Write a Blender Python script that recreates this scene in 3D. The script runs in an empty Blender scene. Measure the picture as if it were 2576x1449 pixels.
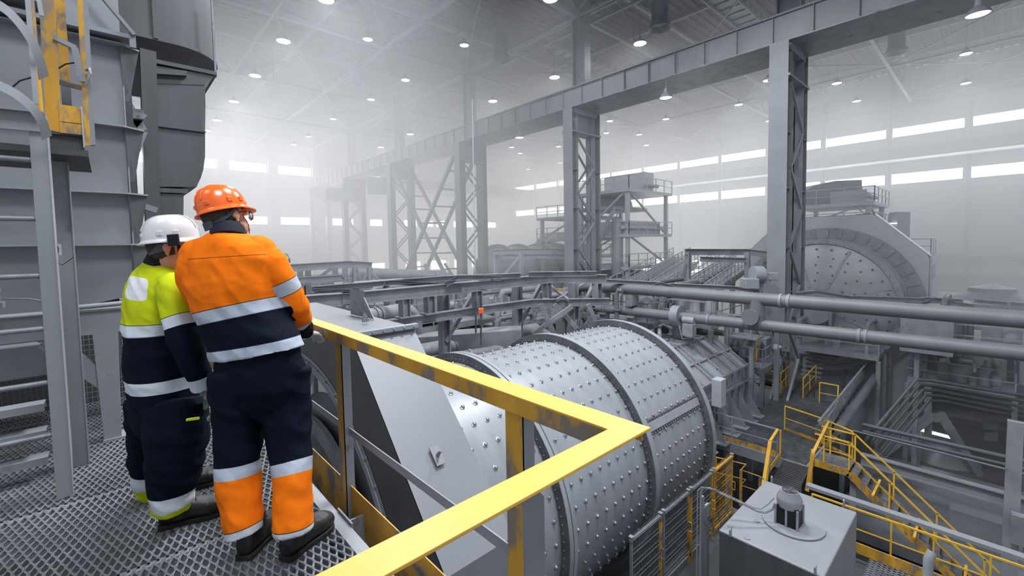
import bpy, math, random
from math import sin, cos, pi, radians
from mathutils import Vector, Matrix, noise
V = Vector
SC = bpy.context.scene
COL = SC.collection
random.seed(7)

# ------------------------------------------------------------------ camera
# world: X to the right and away along the mill axis, Y to the left and away along the crane girder,
# Z up, the camera lens is at the origin, the work platform is 1.52 m lower, the hall floor 8.7 m lower
FP, CX, CY, YAW, PIT, ROL = 1112.5, 1290.7, 673.0, 0.74101, 0.05361, -0.01797
FW = V((sin(YAW)*cos(PIT), cos(YAW)*cos(PIT), -sin(PIT)))
_r = V((cos(YAW), -sin(YAW), 0)); _u = _r.cross(FW)
RT = _r*cos(ROL) + _u*sin(ROL); UP = -_r*sin(ROL) + _u*cos(ROL)
def at(px, py, X=None, Y=None, Z=None, D=None):
    """point seen at pixel px,py of the photograph on the plane X=, Y=, Z= or at depth D"""
    d = RT*((px-CX)/FP) - UP*((py-CY)/FP) + FW
    t = X/d.x if X is not None else Y/d.y if Y is not None else Z/d.z if Z is not None else D
    return d*t
cam = bpy.data.cameras.new('camera'); camo = bpy.data.objects.new('camera', cam); COL.objects.link(camo)
cam.sensor_width = 36.0; cam.lens = FP/2576*36.0
cam.shift_x = (1288-CX)/2576; cam.shift_y = (CY-724.5)/2576
cam.clip_start = 0.05; cam.clip_end = 400
camo.matrix_world = Matrix((( RT.x, UP.x, -FW.x, 0), (RT.y, UP.y, -FW.y, 0), (RT.z, UP.z, -FW.z, 0), (0, 0, 0, 1)))
SC.camera = camo

# ------------------------------------------------------------------ world, exposure
W = bpy.data.worlds.new('world'); SC.world = W; W.use_nodes = True
bg = W.node_tree.nodes['Background']; bg.inputs[0].default_value = (0.84, 0.90, 1.0, 1); bg.inputs[1].default_value = 0.62
SC.view_settings.view_transform = 'Standard'; SC.view_settings.look = 'None'
SC.view_settings.exposure = 0.0; SC.view_settings.gamma = 1.0; SC.view_settings.use_curve_mapping = False
cy = SC.cycles
cy.max_bounces = 5; cy.diffuse_bounces = 3; cy.glossy_bounces = 2; cy.transmission_bounces = 4; cy.transparent_max_bounces = 12
cy.volume_bounces = 1; cy.use_denoising = True; cy.sample_clamp_indirect = 4.0; cy.sample_clamp_direct = 12.0
cy.volume_step_rate = 4.0

# ------------------------------------------------------------------ large lights (unseen, added overhead as top light, without lamp fixtures)
def area_lamp(name, loc, size, power, col=(0.93, 0.96, 1.0), rot=(0, 0, 0), sy=None, spread=None):
    l = bpy.data.lights.new(name, 'AREA'); l.energy = power; l.color = col; l.size = size
    if sy: l.shape = 'RECTANGLE'; l.size_y = sy
    if spread: l.spread = spread
    o = bpy.data.objects.new(name, l); o.location = loc; o.rotation_euler = rot; COL.objects.link(o); return o
area_lamp('added_top_light', (1.0, -1.5, 9.0), 3.0, 980)
area_lamp('added_top_light', (-5.0, 3.0, 9.0), 3.0, 260)
area_lamp('added_top_light', (8.0, 3.0, 13.0), 3.0, 3000)
area_lamp('added_top_light', (16.0, 9.0, 13.0), 3.0, 2400)
area_lamp('added_top_light', (9.0, 17.0, 13.0), 3.0, 2400)

# ------------------------------------------------------------------ helpers: mesh builder
class MB:
    def __init__(s): s.v = []; s.f = []; s.m = []; s.cm = 0
    def mat(s, i): s.cm = i; return s
    def add(s, vs, fs):
        b = len(s.v); s.v += [tuple(p) for p in vs]
        for f in fs: s.f.append(tuple(b+i for i in f)); s.m.append(s.cm)
        return s
    def obox(s, c, ax, ay, az):
        """oriented box: centre and three half vectors"""
        c = V(c); P = []
        for k in (-1, 1):
            for j in (-1, 1):
                for i in (-1, 1): P.append(c + i*ax + j*ay + k*az)
        return s.add(P, [(0,2,3,1),(4,5,7,6),(0,1,5,4),(2,6,7,3),(0,4,6,2),(1,3,7,5)])
    def bx(s, x0, x1, y0, y1, z0, z1):
        return s.obox(((x0+x1)/2, (y0+y1)/2, (z0+z1)/2), V(((x1-x0)/2, 0, 0)), V((0, (y1-y0)/2, 0)), V((0, 0, (z1-z0)/2)))
    def frame(s, p0, p1, up):
        p0 = V(p0); p1 = V(p1); d = (p1-p0); L = d.length; d = d/L; up = V(up)
        if abs(d.dot(up.normalized())) > .98: up = V((1, 0, 0)) if abs(d.x) < .9 else V((0, 1, 0))
        r = d.cross(up).normalized(); u = r.cross(d).normalized()
        return p0, p1, d, L, r, u
    def beam(s, p0, p1, w, h, up=(0, 0, 1)):
        p0, p1, d, L, r, u = s.frame(p0, p1, up)
        return s.obox((p0+p1)/2, r*(w/2), d*(L/2), u*(h/2))
    def ibeam(s, p0, p1, w, h, t=.02, up=(0, 0, 1)):
        p0, p1, d, L, r, u = s.frame(p0, p1, up); c = (p0+p1)/2
        s.obox(c + u*(h/2-t/2), r*(w/2), d*(L/2), u*(t/2)); s.obox(c - u*(h/2-t/2), r*(w/2), d*(L/2), u*(t/2))
        return s.obox(c, r*(t*.4), d*(L/2), u*(h/2-t))
    def angle(s, p0, p1, w, h, t=.008, up=(0, 0, 1), side=1):
        """L section: the path is the outer corner; one leg along side*right, one leg down"""
        p0, p1, d, L, r, u = s.frame(p0, p1, up); c = (p0+p1)/2
        s.obox(c + r*(side*w/2) - u*(t/2), r*(w/2), d*(L/2), u*(t/2))
        return s.obox(c + r*(side*t/2) - u*(h/2+t/2), r*(t/2), d*(L/2), u*(h/2-t/2))
    def chan(s, p0, p1, w, h, t=.008, up=(0, 0, 1)):
        """channel: web faces up, legs hang down; path is the centre of the web"""
        p0, p1, d, L, r, u = s.frame(p0, p1, up); c = (p0+p1)/2
        s.obox(c - u*(t/2), r*(w/2), d*(L/2), u*(t/2))
        for q in (-1, 1): s.obox(c + r*(q*(w/2-t/2)) - u*(h/2+t/2), r*(t/2), d*(L/2), u*(h/2-t/2))
        return s
    def tube(s, pts, r, n=10, cap=True, closed=False):
        pts = [V(p) for p in pts]; m = len(pts)
        rr = r if isinstance(r, (list, tuple)) else [r]*m
        b = len(s.v); prev = None; ring = []
        for i, p in enumerate(pts):
            if closed: d = (pts[(i+1) % m] - pts[i-1]).normalized()
            elif i == 0: d = (pts[1]-p).normalized()
            elif i == m-1: d = (p-pts[i-1]).normalized()
            else: d = ((pts[i+1]-p).normalized() + (p-pts[i-1]).normalized()).normalized()
            if prev is None:
                a = V((0, 0, 1)) if abs(d.z) < .9 else V((1, 0, 0)); u = d.cross(a).normalized()
            else: u = (prev - d*prev.dot(d)).normalized()
            w = d.cross(u); prev = u
            k = 1.0
            if 0 < i < m-1:
                c_ = max(.5, (pts[i+1]-p).normalized().dot(d)); k = 1/c_ if c_ > .7 else 1.2
            for j in range(n):
                a = 2*pi*j/n; s.v.append(tuple(p + (u*cos(a) + w*sin(a))*rr[i]*(k if k < 1.1 else 1.0)))
        mm = m if closed else m-1
        for i in range(mm):
            i2 = (i+1) % m
            for j in range(n):
                j2 = (j+1) % n; s.f.append((b+i*n+j, b+i*n+j2, b+i2*n+j2, b+i2*n+j)); s.m.append(s.cm)
        if cap and not closed:
            s.f.append(tuple(b+j for j in reversed(range(n)))); s.m.append(s.cm)
            s.f.append(tuple(b+(m-1)*n+j for j in range(n))); s.m.append(s.cm)
        return s
    def lathe(s, prof, o, ax=(0, 0, 1), n=32, a0=0, a1=2*pi, ref=None):
        """prof: list of (radius, height) along axis"""
        ax = V(ax).normalized(); o = V(o)
        a = V(ref) if ref else (V((0, 0, 1)) if abs(ax.z) < .9 else V((1, 0, 0)))
        u = (a - ax*a.dot(ax)).normalized(); w = ax.cross(u); full = abs(a1-a0-2*pi) < 1e-6
        b = len(s.v); k = n if full else n+1
        for r, h in prof:
            for j in range(k):
                t = a0 + (a1-a0)*j/n; s.v.append(tuple(o + ax*h + (u*cos(t) + w*sin(t))*r))
        for i in range(len(prof)-1):
            for j in range(n):
                j2 = (j+1) % k
                s.f.append((b+i*k+j, b+i*k+j2, b+(i+1)*k+j2, b+(i+1)*k+j)); s.m.append(s.cm)
        return s
    def prism(s, poly, vec):
        """extrude a 3D polygon along vec"""
        poly = [V(p) for p in poly]; vec = V(vec); n = len(poly); b = len(s.v)
        s.v += [tuple(p) for p in poly] + [tuple(p+vec) for p in poly]
        s.f.append(tuple(b+i for i in reversed(range(n)))); s.f.append(tuple(b+n+i for i in range(n))); s.m += [s.cm]*2
        for i in range(n):
            j = (i+1) % n; s.f.append((b+i, b+j, b+n+j, b+n+i)); s.m.append(s.cm)
        return s
    def build(s, name, mat, parent=None, smooth=None, bevel=0):
        me = bpy.data.meshes.new(name); me.from_pydata(s.v, [], s.f)
        ms = mat if isinstance(mat, (list, tuple)) else [mat]
        for m in ms: me.materials.append(m)
        if len(ms) > 1: me.polygons.foreach_set('material_index', s.m)
        if smooth:
            me.polygons.foreach_set('use_smooth', [True]*len(me.polygons)); me.set_sharp_from_angle(angle=radians(smooth))
        me.validate(); me.update()
        o = bpy.data.objects.new(name, me); COL.objects.link(o)
        if parent: par(o, parent)
        if bevel:
            b = o.modifiers.new('bevel', 'BEVEL'); b.width = bevel; b.segments = 2; b.limit_method = 'ANGLE'
        return o
def par(o, p):
    o.parent = p; o.matrix_parent_inverse = Matrix.Translation(-p.location)
def tag(o, label, cat, group=None):
    o['label'] = label; o['category'] = cat
    if group: o['group'] = group
    return o
def thing(name, label, cat, loc=(0, 0, 0), group=None):
    o = bpy.data.objects.new(name, None); o.location = loc; o.empty_display_size = .2; COL.objects.link(o)
    return tag(o, label, cat, group)
def struct(o): o['kind'] = 'structure'; return o
def dup(root, off, label=None):
    off = V(off); r = root.copy(); COL.objects.link(r); r.location = root.location + off
    if label: r['label'] = label
    for ch in list(root.children):
        c = ch.copy(); COL.objects.link(c); c.parent = r; c.matrix_parent_inverse = ch.matrix_parent_inverse
        for g in list(ch.children):
            d = g.copy(); COL.objects.link(d); d.parent = c; d.matrix_parent_inverse = g.matrix_parent_inverse
    return r

# ------------------------------------------------------------------ materials
def mk(name, col, rough=.55, metal=0.0, var=.12, scale=3.0, wear=None, wearcol=(.2, .2, .22), wscale=6, bump=0.0, bscale=40, spec=.4, stretch=None, emit=None):
    m = bpy.data.materials.new(name); m.use_nodes = True; nt = m.node_tree; N = nt.nodes; L = nt.links
    b = N['Principled BSDF']; b.inputs['Roughness'].default_value = rough; b.inputs['Metallic'].default_value = metal
    b.inputs['Specular IOR Level'].default_value = spec
    tc = N.new('ShaderNodeTexCoord'); src = tc.outputs['Object']
    if stretch:
        mp = N.new('ShaderNodeMapping'); mp.inputs['Scale'].default_value = stretch; L.new(src, mp.inputs[0]); src = mp.outputs[0]
    n = N.new('ShaderNodeTexNoise'); n.inputs['Scale'].default_value = scale; n.inputs['Detail'].default_value = 5; L.new(src, n.inputs[0])
    r = N.new('ShaderNodeValToRGB'); c = V(col)
    r.color_ramp.elements[0].position = .3; r.color_ramp.elements[1].position = .72
    r.color_ramp.elements[0].color = (*(c*(1-var)), 1); r.color_ramp.elements[1].color = (*[min(1, q*(1+var)) for q in col], 1)
    L.new(n.outputs[0], r.inputs[0]); out = r.outputs[0]
    if wear is not None:
        n2 = N.new('ShaderNodeTexNoise'); n2.inputs['Scale'].default_value = wscale; n2.inputs['Detail'].default_value = 8; n2.inputs['Roughness'].default_value = .65
        L.new(src, n2.inputs[0]); r2 = N.new('ShaderNodeValToRGB'); r2.color_ramp.elements[0].position = wear; r2.color_ramp.elements[1].position = wear+.08
        L.new(n2.outputs[0], r2.inputs[0]); mx = N.new('ShaderNodeMixRGB'); L.new(r2.outputs[0], mx.inputs[0]); L.new(out, mx.inputs[1])
        mx.inputs[2].default_value = (*wearcol, 1); out = mx.outputs[0]
    L.new(out, b.inputs['Base Color'])
    if bump:
        n3 = N.new('ShaderNodeTexNoise'); n3.inputs['Scale'].default_value = bscale; n3.inputs['Detail'].default_value = 4; L.new(src, n3.inputs[0])
        bp = N.new('ShaderNodeBump'); bp.inputs['Strength'].default_value = bump; bp.inputs['Distance'].default_value = .01
        L.new(n3.outputs[0], bp.inputs['Height']); L.new(bp.outputs[0], b.inputs['Normal'])
    if emit: b.inputs['Emission Color'].default_value = (*emit[:3], 1); b.inputs['Emission Strength'].default_value = emit[3]
    return m
G = lambda k: (k*.93*.64, k*.985*.64, k*1.07*.64)
M = dict(
 steel=mk('grey_steel', G(.38), .5, .0, .14, 2.0, wear=.62, wearcol=G(.2), wscale=3, bump=.08),
 steel_l=mk('light_steel', G(.40), .5, 0, .10, 1.5, wear=.66, wearcol=G(.33), wscale=2.5, bump=.05),
 steel_d=mk('dark_steel', G(.09), .55, 0, .25, 2.0, bump=.1),
 steel_m=mk('mid_steel', G(.33), .5, 0, .2, 1.5, wear=.6, wearcol=G(.13), wscale=2.2, bump=.08),
 duct=mk('duct_steel', G(.13), .5, 0, .22, .9, wear=.6, wearcol=G(.18), wscale=1.2, stretch=(3, 3, .5)),
 plate=mk('grey_plate', G(.33), .42, 0, .16, .8, wear=.63, wearcol=G(.34), wscale=1.1, stretch=(1, 1, 2.2)),
 galv=mk('galvanised_steel', G(.36), .42, .25, .2, 14.0, wear=.6, wearcol=G(.22), wscale=20),
 mill=mk('mill_shell_steel', G(.45), .4, .15, .10, 1.2, wear=.64, wearcol=G(.45), wscale=2.0, stretch=(2.5, 1, 1), bump=.03),
 mill_d=mk('mill_flange_steel', G(.20), .5, .2, .25, 3.0),
 bolt=mk('bolt_steel', G(.52), .28, .6, .1, 5),
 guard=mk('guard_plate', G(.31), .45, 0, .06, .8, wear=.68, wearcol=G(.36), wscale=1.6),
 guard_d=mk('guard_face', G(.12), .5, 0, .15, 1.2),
 slab=mk('shade_dark_slab', G(.025), .9, 0, .3, 1),  # near black so that the grating holes read as shaded
 black=mk('black_rubber', G(.012), .6, 0, .3, 8),
 wall=mk('wall_panel', G(.50), .8, 0, .04, .5),
 floor=mk('hall_floor', G(.085), .8, 0, .4, .35, wear=.58, wearcol=G(.17), wscale=.6),
 roof=mk('roof_deck', G(.09), .7, 0, .12, .4),
 truss=mk('truss_steel', G(.34), .6, 0, .08, 1),
 girder=mk('girder_steel', G(.32), .55, 0, .10, .8, wear=.66, wearcol=G(.2), wscale=1.0),
 pipe=mk('pipe_steel', G(.235), .5, 0, .12, 1.0, wear=.62, wearcol=G(.24), wscale=1.6),
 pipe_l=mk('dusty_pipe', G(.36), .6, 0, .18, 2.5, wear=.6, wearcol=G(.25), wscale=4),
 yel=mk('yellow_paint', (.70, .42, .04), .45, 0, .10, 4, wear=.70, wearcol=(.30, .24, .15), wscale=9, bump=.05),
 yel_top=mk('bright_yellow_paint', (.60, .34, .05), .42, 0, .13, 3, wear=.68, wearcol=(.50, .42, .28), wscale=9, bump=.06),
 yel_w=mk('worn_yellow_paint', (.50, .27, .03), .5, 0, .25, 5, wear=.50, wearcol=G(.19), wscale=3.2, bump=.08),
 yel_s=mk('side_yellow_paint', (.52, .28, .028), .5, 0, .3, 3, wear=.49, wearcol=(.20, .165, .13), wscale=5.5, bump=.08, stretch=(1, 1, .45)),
 cab=mk('cabinet_paint', G(.36), .5, 0, .07, 1.5, wear=.67, wearcol=G(.28), wscale=3, bump=.03),
 white=mk('white_enamel_lit_steel', G(.62), .4, 0, .05, 3),
 grate=mk('grating_steel', G(.24), .5, .2, .3, 3.0, wear=.6, wearcol=G(.3), wscale=5, bump=.1),
)
def emis(name, col, s):
    m = bpy.data.materials.new(name); m.use_nodes = True; nt = m.node_tree; nt.nodes.remove(nt.nodes['Principled BSDF'])
    e = nt.nodes.new('ShaderNodeEmission'); e.inputs[0].default_value = (*col, 1); e.inputs[1].default_value = s
    nt.links.new(e.outputs[0], nt.nodes['Material Output'].inputs[0]); return m
M['daylight'] = emis('daylight_glass', (.94, .97, 1.0), 100.0)
M['daylight_side'] = emis('side_daylight_glass', (.94, .97, 1.0), 36.0)
M['lamp_near'] = emis('bright_lamp_glow', (.97, .98, 1.0), 420.0)
M['lamp'] = emis('lamp_glow', (.97, .98, 1.0), 220.0)
M['lamp_dim'] = emis('lamp_glow_dim', (.95, .97, 1.0), 2.2)
M['tube'] = emis('tube_glow', (.95, .98, 1.0), 6.0)
RH = V((cos(YAW), -sin(YAW), 0)); FH = V((sin(YAW), cos(YAW), 0))
# ================================================================== THE HALL
ZF = -13.0; XW = 75.84; YE = 84.0; ZR = 21.1; XL = -19.0; YB = -12.0  # hall shell, girder, columns, trusses: sizes and places scaled up about the camera
m = MB(); m.bx(XL, XW, YB, YE, ZF-.3, ZF); struct(m.build('floor', M['floor']))
# roof deck: ribs along X, purlins along Y
m = MB(); y = YB
while y < YE:
    m.add([(XL, y, ZR), (XL, y+.35, ZR), (XW, y+.35, ZR), (XW, y, ZR)], [(0, 1, 2, 3)])
    m.add([(XL, y+.35, ZR), (XL, y+.42, ZR+.12), (XW, y+.42, ZR+.12), (XW, y+.35, ZR)], [(0, 1, 2, 3)])
    m.add([(XL, y+.42, ZR+.12), (XL, y+.68, ZR+.12), (XW, y+.68, ZR+.12), (XW, y+.42, ZR+.12)], [(0, 1, 2, 3)])
    m.add([(XL, y+.68, ZR+.12), (XL, y+.75, ZR), (XW, y+.75, ZR), (XW, y+.68, ZR+.12)], [(0, 1, 2, 3)])
    y += .75
struct(m.build('ceiling', M['roof']))
# walls with window openings: a grid of bands
def wall(name, horiz, along0, along1, rows, place, wname):
    """rows: list of (z0,z1,[(a0,a1)...]) ; place(a,z,d)->point"""
    m = MB(); zs = [ZF]; segs = []
    def slab(a0, a1, z0, z1):
        if a1-a0 < .02 or z1-z0 < .02: return
        p = [place(a, z, d) for d in (0, .25) for z in (z0, z1) for a in (a0, a1)]
        m.add(p, [(0, 1, 3, 2), (4, 6, 7, 5), (0, 4, 5, 1), (2, 3, 7, 6), (0, 2, 6, 4), (1, 5, 7, 3)])
    z = ZF
    for z0, z1, ws in rows:
        slab(along0, along1, z, z0); a = along0
        for w0, w1 in ws: slab(a, w0, z0, z1); a = w1
        slab(a, along1, z0, z1); z = z1
    slab(along0, along1, z, ZR)
    struct(m.build(name, M['wall']))
    # cladding joints and frames
n_win = [0]
def window(place, a0, a1, z0, z1, npane):
    n_win[0] += 1
    r = bpy.data.objects.new('window_%d' % n_win[0], None); r.location = place((a0+a1)/2, z0, 0); COL.objects.link(r); struct(r)
    g = MB(); g.add([place(a0, z0, .14), place(a1, z0, .14), place(a1, z1, .14), place(a0, z1, .14)], [(0, 1, 2, 3)])
    par(g.build('window_pane', M['daylight_side' if place is pr_ else 'daylight']), r)
    f = MB(); t = .05
    def bar(b0, b1, c0, c1):
        p = [place(a, z, d) for d in (.06, .13) for z in (c0, c1) for a in (b0, b1)]
        f.add(p, [(0, 1, 3, 2), (4, 6, 7, 5), (0, 4, 5, 1), (2, 3, 7, 6), (0, 2, 6, 4), (1, 5, 7, 3)])
    bar(a0, a1, z0, z0+t); bar(a0, a1, z1-t, z1); bar(a0, a0+t, z0, z1); bar(a1-t, a1, z0, z1)
    for k in range(1, npane): a = a0+(a1-a0)*k/npane; bar(a-.02, a+.02, z0, z1)
    par(f.build('window_frame', M['truss']), r)
pr_ = lambda a, z, d: V((XW+d, a, z)); pe_ = lambda a, z, d: V((a, YE+d, z))
rw = [(2.904+7.2*k, 9.456+7.2*k) for k in range(-2, 11)]
wall('wall_right', 0, YB, YE, [(6.804, 8.16, rw), (12.84, 14.016, rw)], pr_, 'r')
for z0, z1 in ((6.804, 8.16), (12.84, 14.016)):
    for a0, a1 in rw: window(pr_, a0, a1, z0, z1, 2)
up = [(-7.56+7.2*k, -.96+7.2*k) for k in range(0, 5)]
lowr = [(13.92, 20.4), (21.12, 27.72), (31.284, 33.84), (34.92, 37.44), (38.64, 41.28), (46.08, 49.2), (49.92, 53.28), (54, 59.52), (60.72, 65.04), (68.52, 71.64)]
grd = [(34.32, 37.8), (38.64, 41.52), (46.2, 49.8), (52.32, 56.4), (56.76, 61.8), (63.6, 67.8)]
wall('wall_end', 1, XL, XW, [(-5.4, -3.36, grd), (4.02, 5.4, lowr), (12.744, 14.28, up)], pe_, 'e')
for ws, z0, z1 in ((grd, -5.4, -3.36), (lowr, 4.02, 5.4), (up, 12.744, 14.28)):
    for a0, a1 in ws: window(pe_, a0, a1, z0, z1, 2)
# wall posts and rails as trim
m = MB()
for k in range(-2, 12): m.bx(XW-.42, XW-.024, 2.4+7.2*k-.18, 2.4+7.2*k+.18, ZF, ZR)
for z in (-3.36, -6.72, 10.32, 16.56): m.bx(XW-.192, XW-.024, YB, YE, z-.144, z+.144)
for z in (-2.28, -4.68): m.bx(XW-1.08, XW-.024, YB, 52, z-.192, z+.192)
struct(m.build('trim_1', M['truss']))
m = MB()
for k in range(-4, 14): m.bx(-.66+7.2*k-7.2-.18, -.66+7.2*k-6+.18, YE-.42, YE-.024, ZF, ZR)
for z in (.72, 9.12, 16.56): m.bx(XL, XW, YE-.192, YE-.024, z-.144, z+.144)
struct(m.build('trim_2', M['truss']))

# ------------------------------------------------------------------ crane girder on lattice columns
GX0, GX1, GZ0, GZ1 = 26.04, 29.28, 10.152, 11.544
CYS = [7.8, 21.96, 36.24, 50.76, 65.28, 79.68]
t = thing('crane_girder', 'long stiffened grey crane girder running along the row of lattice columns', 'girder', (27.5, 24, GZ0))
m = MB(); m.bx(GX0+.144, GX0+.192, YB, YE, GZ0+.048, GZ1-.048); m.bx(GX1-.192, GX1-.144, YB, YE, GZ0+.048, GZ1-.048); m.build('web', M['girder'], t)
m = MB(); m.bx(GX0, GX0+.72, YB, YE, GZ1-.06, GZ1); m.bx(GX1-.72, GX1, YB, YE, GZ1-.06, GZ1); m.bx(GX0+.72, GX1-.72, YB, YE, GZ1-.108, GZ1-.072); m.build('top_flange', M['girder'], t)
m = MB(); m.bx(GX0-.036, GX1+.036, YB, YE, GZ0-.06, GZ0); m.build('soffit_plate', M['steel_m'], t)
m = MB(); y = -9.84
while y < YE: m.bx(GX0+.012, GX0+.144, y-.014, y+.014, GZ0, GZ1-.06); y += 1.8
o = m.build('stiffener', M['girder'], t); o['kind'] = 'stuff'
m = MB()
for x in (GX0+.36, GX1-.36): m.ibeam((x, YB, GZ1+.084), (x, YE, GZ1+.084), .144, .168, .036)
m.build('crane_rail', M['steel_m'], t)
NM = ['nearest', 'second', 'third', 'fourth', 'fifth', 'farthest']
def column(i, Yc):
    t = thing('lattice_column', '%s grey lattice column under the crane girder, counted from the right' % NM[i], 'column', (27.6, Yc, ZF), 'lattice columns under the crane girder')
    w = .444
    for k, x in enumerate((26.22, 28.95)):
        m = MB(); q = x
        zb = -4.4 if i == 0 else ZF
        m.bx(q-.346, q-.316, Yc-w, Yc+w, zb, GZ0-.072); m.bx(q+.316, q+.346, Yc-w, Yc+w, zb, GZ0-.072)
        m.bx(q-.346, q+.346, Yc-.024, Yc+.024, zb, GZ0-.072)
        if i == 0: m.bx(q-.34, q+.34, Yc-w, Yc+w, zb-.05, zb); m.bx(q-.10, q+.10, Yc-.12, Yc+.12, -8.7, zb)
        for z in (8.28, 5.52, 2.64, -.48, -3.6)+(() if i == 0 else (-7.2,)): m.bx(q-.33, q+.33, Yc-w+.036, Yc+w-.036, z-.024, z+.024)
        m.build('leg', M['girder'], t)
    m = MB(); z = 7.92; s = 1
    while z > ZF+1:
        a, b = (26.55, 28.62) if s > 0 else (28.62, 26.55)
        for yy in (Yc-.408, Yc+.408): m.beam((a, yy, z), (b, yy, z-2.1), .12, .144)
        z -= 2.1; s = -s
    m.build('lacing', M['girder'], t)
    m = MB(); m.bx(25.872, 29.304, Yc-.528, Yc+.528, 8.28, 8.4); m.bx(26.52, 28.68, Yc-.036, Yc+.036, 8.4, GZ0-.06); m.bx(26.28, 28.92, Yc-.42, Yc+.42, 9.72, GZ0-.06); m.build('head', M['girder'], t)
    m = MB(); m.bx(27.24, 27.96, Yc-.6, Yc-.528, GZ1, 18.72); m.bx(27.24, 27.96, Yc+.528, Yc+.6, GZ1, 18.72); m.bx(27.564, 27.636, Yc-.528, Yc+.528, GZ1, 18.72); m.build('upper_shaft', M['girder'], t)
    return t
for i, Y_ in enumerate(CYS): column(i, Y_)
# X bracing between the third and fourth column, doubled in X
t = thing('cross_bracing', 'tall double X bracing between the third and fourth lattice columns', 'bracing', (27.6, 43, ZF))
for x in (26.28, 28.92):
    m = MB(); y0, y1, z0, z1, zm = 36.96, 50.16, -6, 9.36, 2.64
    m.beam((x, y0, z1), (x, y1, z0), .312, .312); m.beam((x, y1, z1), (x, y0, z0), .312, .312)
    m.beam((x, y0, -7.8), (x, 43.44, z0+3.84), .192, .24)
    m.build('diagonal', M['girder'], t)
for k in range(1, 9):
    f = k/9
    for a in ((y0, z1, y1, z0), (y1, z1, y0, z0)):
        yy = a[0]+(a[2]-a[0])*f; zz = a[1]+(a[3]-a[1])*f; m = MB(); m.beam((26.28, yy, zz), (28.92, yy, zz), .12, .144); m.build('batten', M['girder'], t)
# guard rail on the girder
t = thing('girder_handrail', 'thin pale handrail along the walkway on top of the crane girder', 'railing', (28.68, 24, GZ1))
m = MB()
for z in (.66, 1.32): m.beam((29.04, YB, GZ1+z), (29.04, YE, GZ1+z), .06, .06)
m.beam((29.04, YB, GZ1+.12), (29.04, YE, GZ1+.12), .024, .192); m.build('rail', M['steel_l'], t)
m = MB(); y = -10.8
while y < YE: m.beam((29.04, y, GZ1), (29.04, y, GZ1+1.32), .06, .06); y += 1.8
o = m.build('post', M['steel_l'], t); o['kind'] = 'stuff'

# ------------------------------------------------------------------ roof trusses and bracing
def truss(i, Y_, x0, x1, side):
    t = thing('roof_truss', 'pale steel roof truss over the %s bay, %s one from the lens' % (side, NM[min(i, 5)] if i else 'nearest'), 'truss', ((x0+x1)/2, Y_, 17.28), 'roof trusses of the %s bay' % side)
    zb, zt = 17.16, ZR-.3; n = 6; m = MB()
    m.beam((x0, Y_, zb), (x1, Y_, zb), .264, .264); m.build('bottom_chord', M['truss'], t)
    m = MB(); m.beam((x0, Y_, zt), (x1, Y_, zt), .312, .312); m.build('top_chord', M['truss'], t)
    m = MB(); L = (x1-x0)/n
    for k in range(n):
        a = x0+L*k; mid = a+L/2
        m.beam((a, Y_, zb), (mid, Y_, zt), .096, .096); m.beam((mid, Y_, zt), (a+L, Y_, zb), .096, .096)
    m.build('web_member', M['truss'], t)
for i, Y_ in enumerate(CYS):
    truss(i, Y_, -18, 27.48, 'left'); truss(i, Y_, 27.72, XW-.12, 'right')
for side, xs in (('left', (-9.6, -1.2, 7.2, 15.6, 22.8)), ('right', (33.6, 40.8, 48, 55.2, 62.4, 69.6))):
    for k, x in enumerate(xs):
        m = MB(); m.ibeam((x, YB, ZR-.144), (x, YE, ZR-.144), .264, .288, .036)
        tag(m.build('roof_purlin', M['truss']), 'pale roof purlin of the %s bay, number %s from the left' % (side, ['one', 'two', 'three', 'four', 'five', 'six'][k]), 'purlin', 'roof purlins')
def bracing(x0, x1, side):
    m = MB(); n = 3; L = (x1-x0)/n
    for i in range(-1, 5):
        ya = 7.8+14.4*i-.12; yb = ya+14.4
        for k in range(n):
            a = x0+L*k; m.beam((a, ya, 17.304), (a+L, yb, 17.304), .108, .108)
            if (i+k) % 2: m.beam((a+L, ya, 17.4), (a, yb, 17.4), .108, .108)
    for k in range(n+1): m.beam((x0+L*k, YB, 17.16), (x0+L*k, YE, 17.16), .192, .192)
    tag(m.build('roof_bracing', M['truss']), 'flat diagonal bracing net between the bottom chords of the %s bay' % side, 'bracing')
bracing(1.2, 27.12, 'left'); bracing(28.8, 74.4, 'right')
# ventilation ducts of the right bay: corrugated banks hung below the deck
for k, (x0, x1, y0) in enumerate(((40.8, 46.2, 14.76), (40.8, 46.2, 29.16), (40.8, 46.2, 43.56))):
    m = MB(); q = x0-8
    while q < x1+10.8: m.bx(q, q+.9, y0-1.08, y0+1.08, 18.48, 18.9); q += 1.2
    m.bx(x0-9.6, x1+12, y0-.96, y0-.84, 18.24, 18.48); m.bx(x0-9.6, x1+12, y0+.84, y0+.96, 18.24, 18.48)
    tag(m.build('roof_louvre', M['truss']), 'slatted pale catwalk below the roof of the right bay, %s one from the right' % ['nearest', 'middle', 'farthest'][k], 'catwalk', 'roof catwalks of the right bay')

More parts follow.
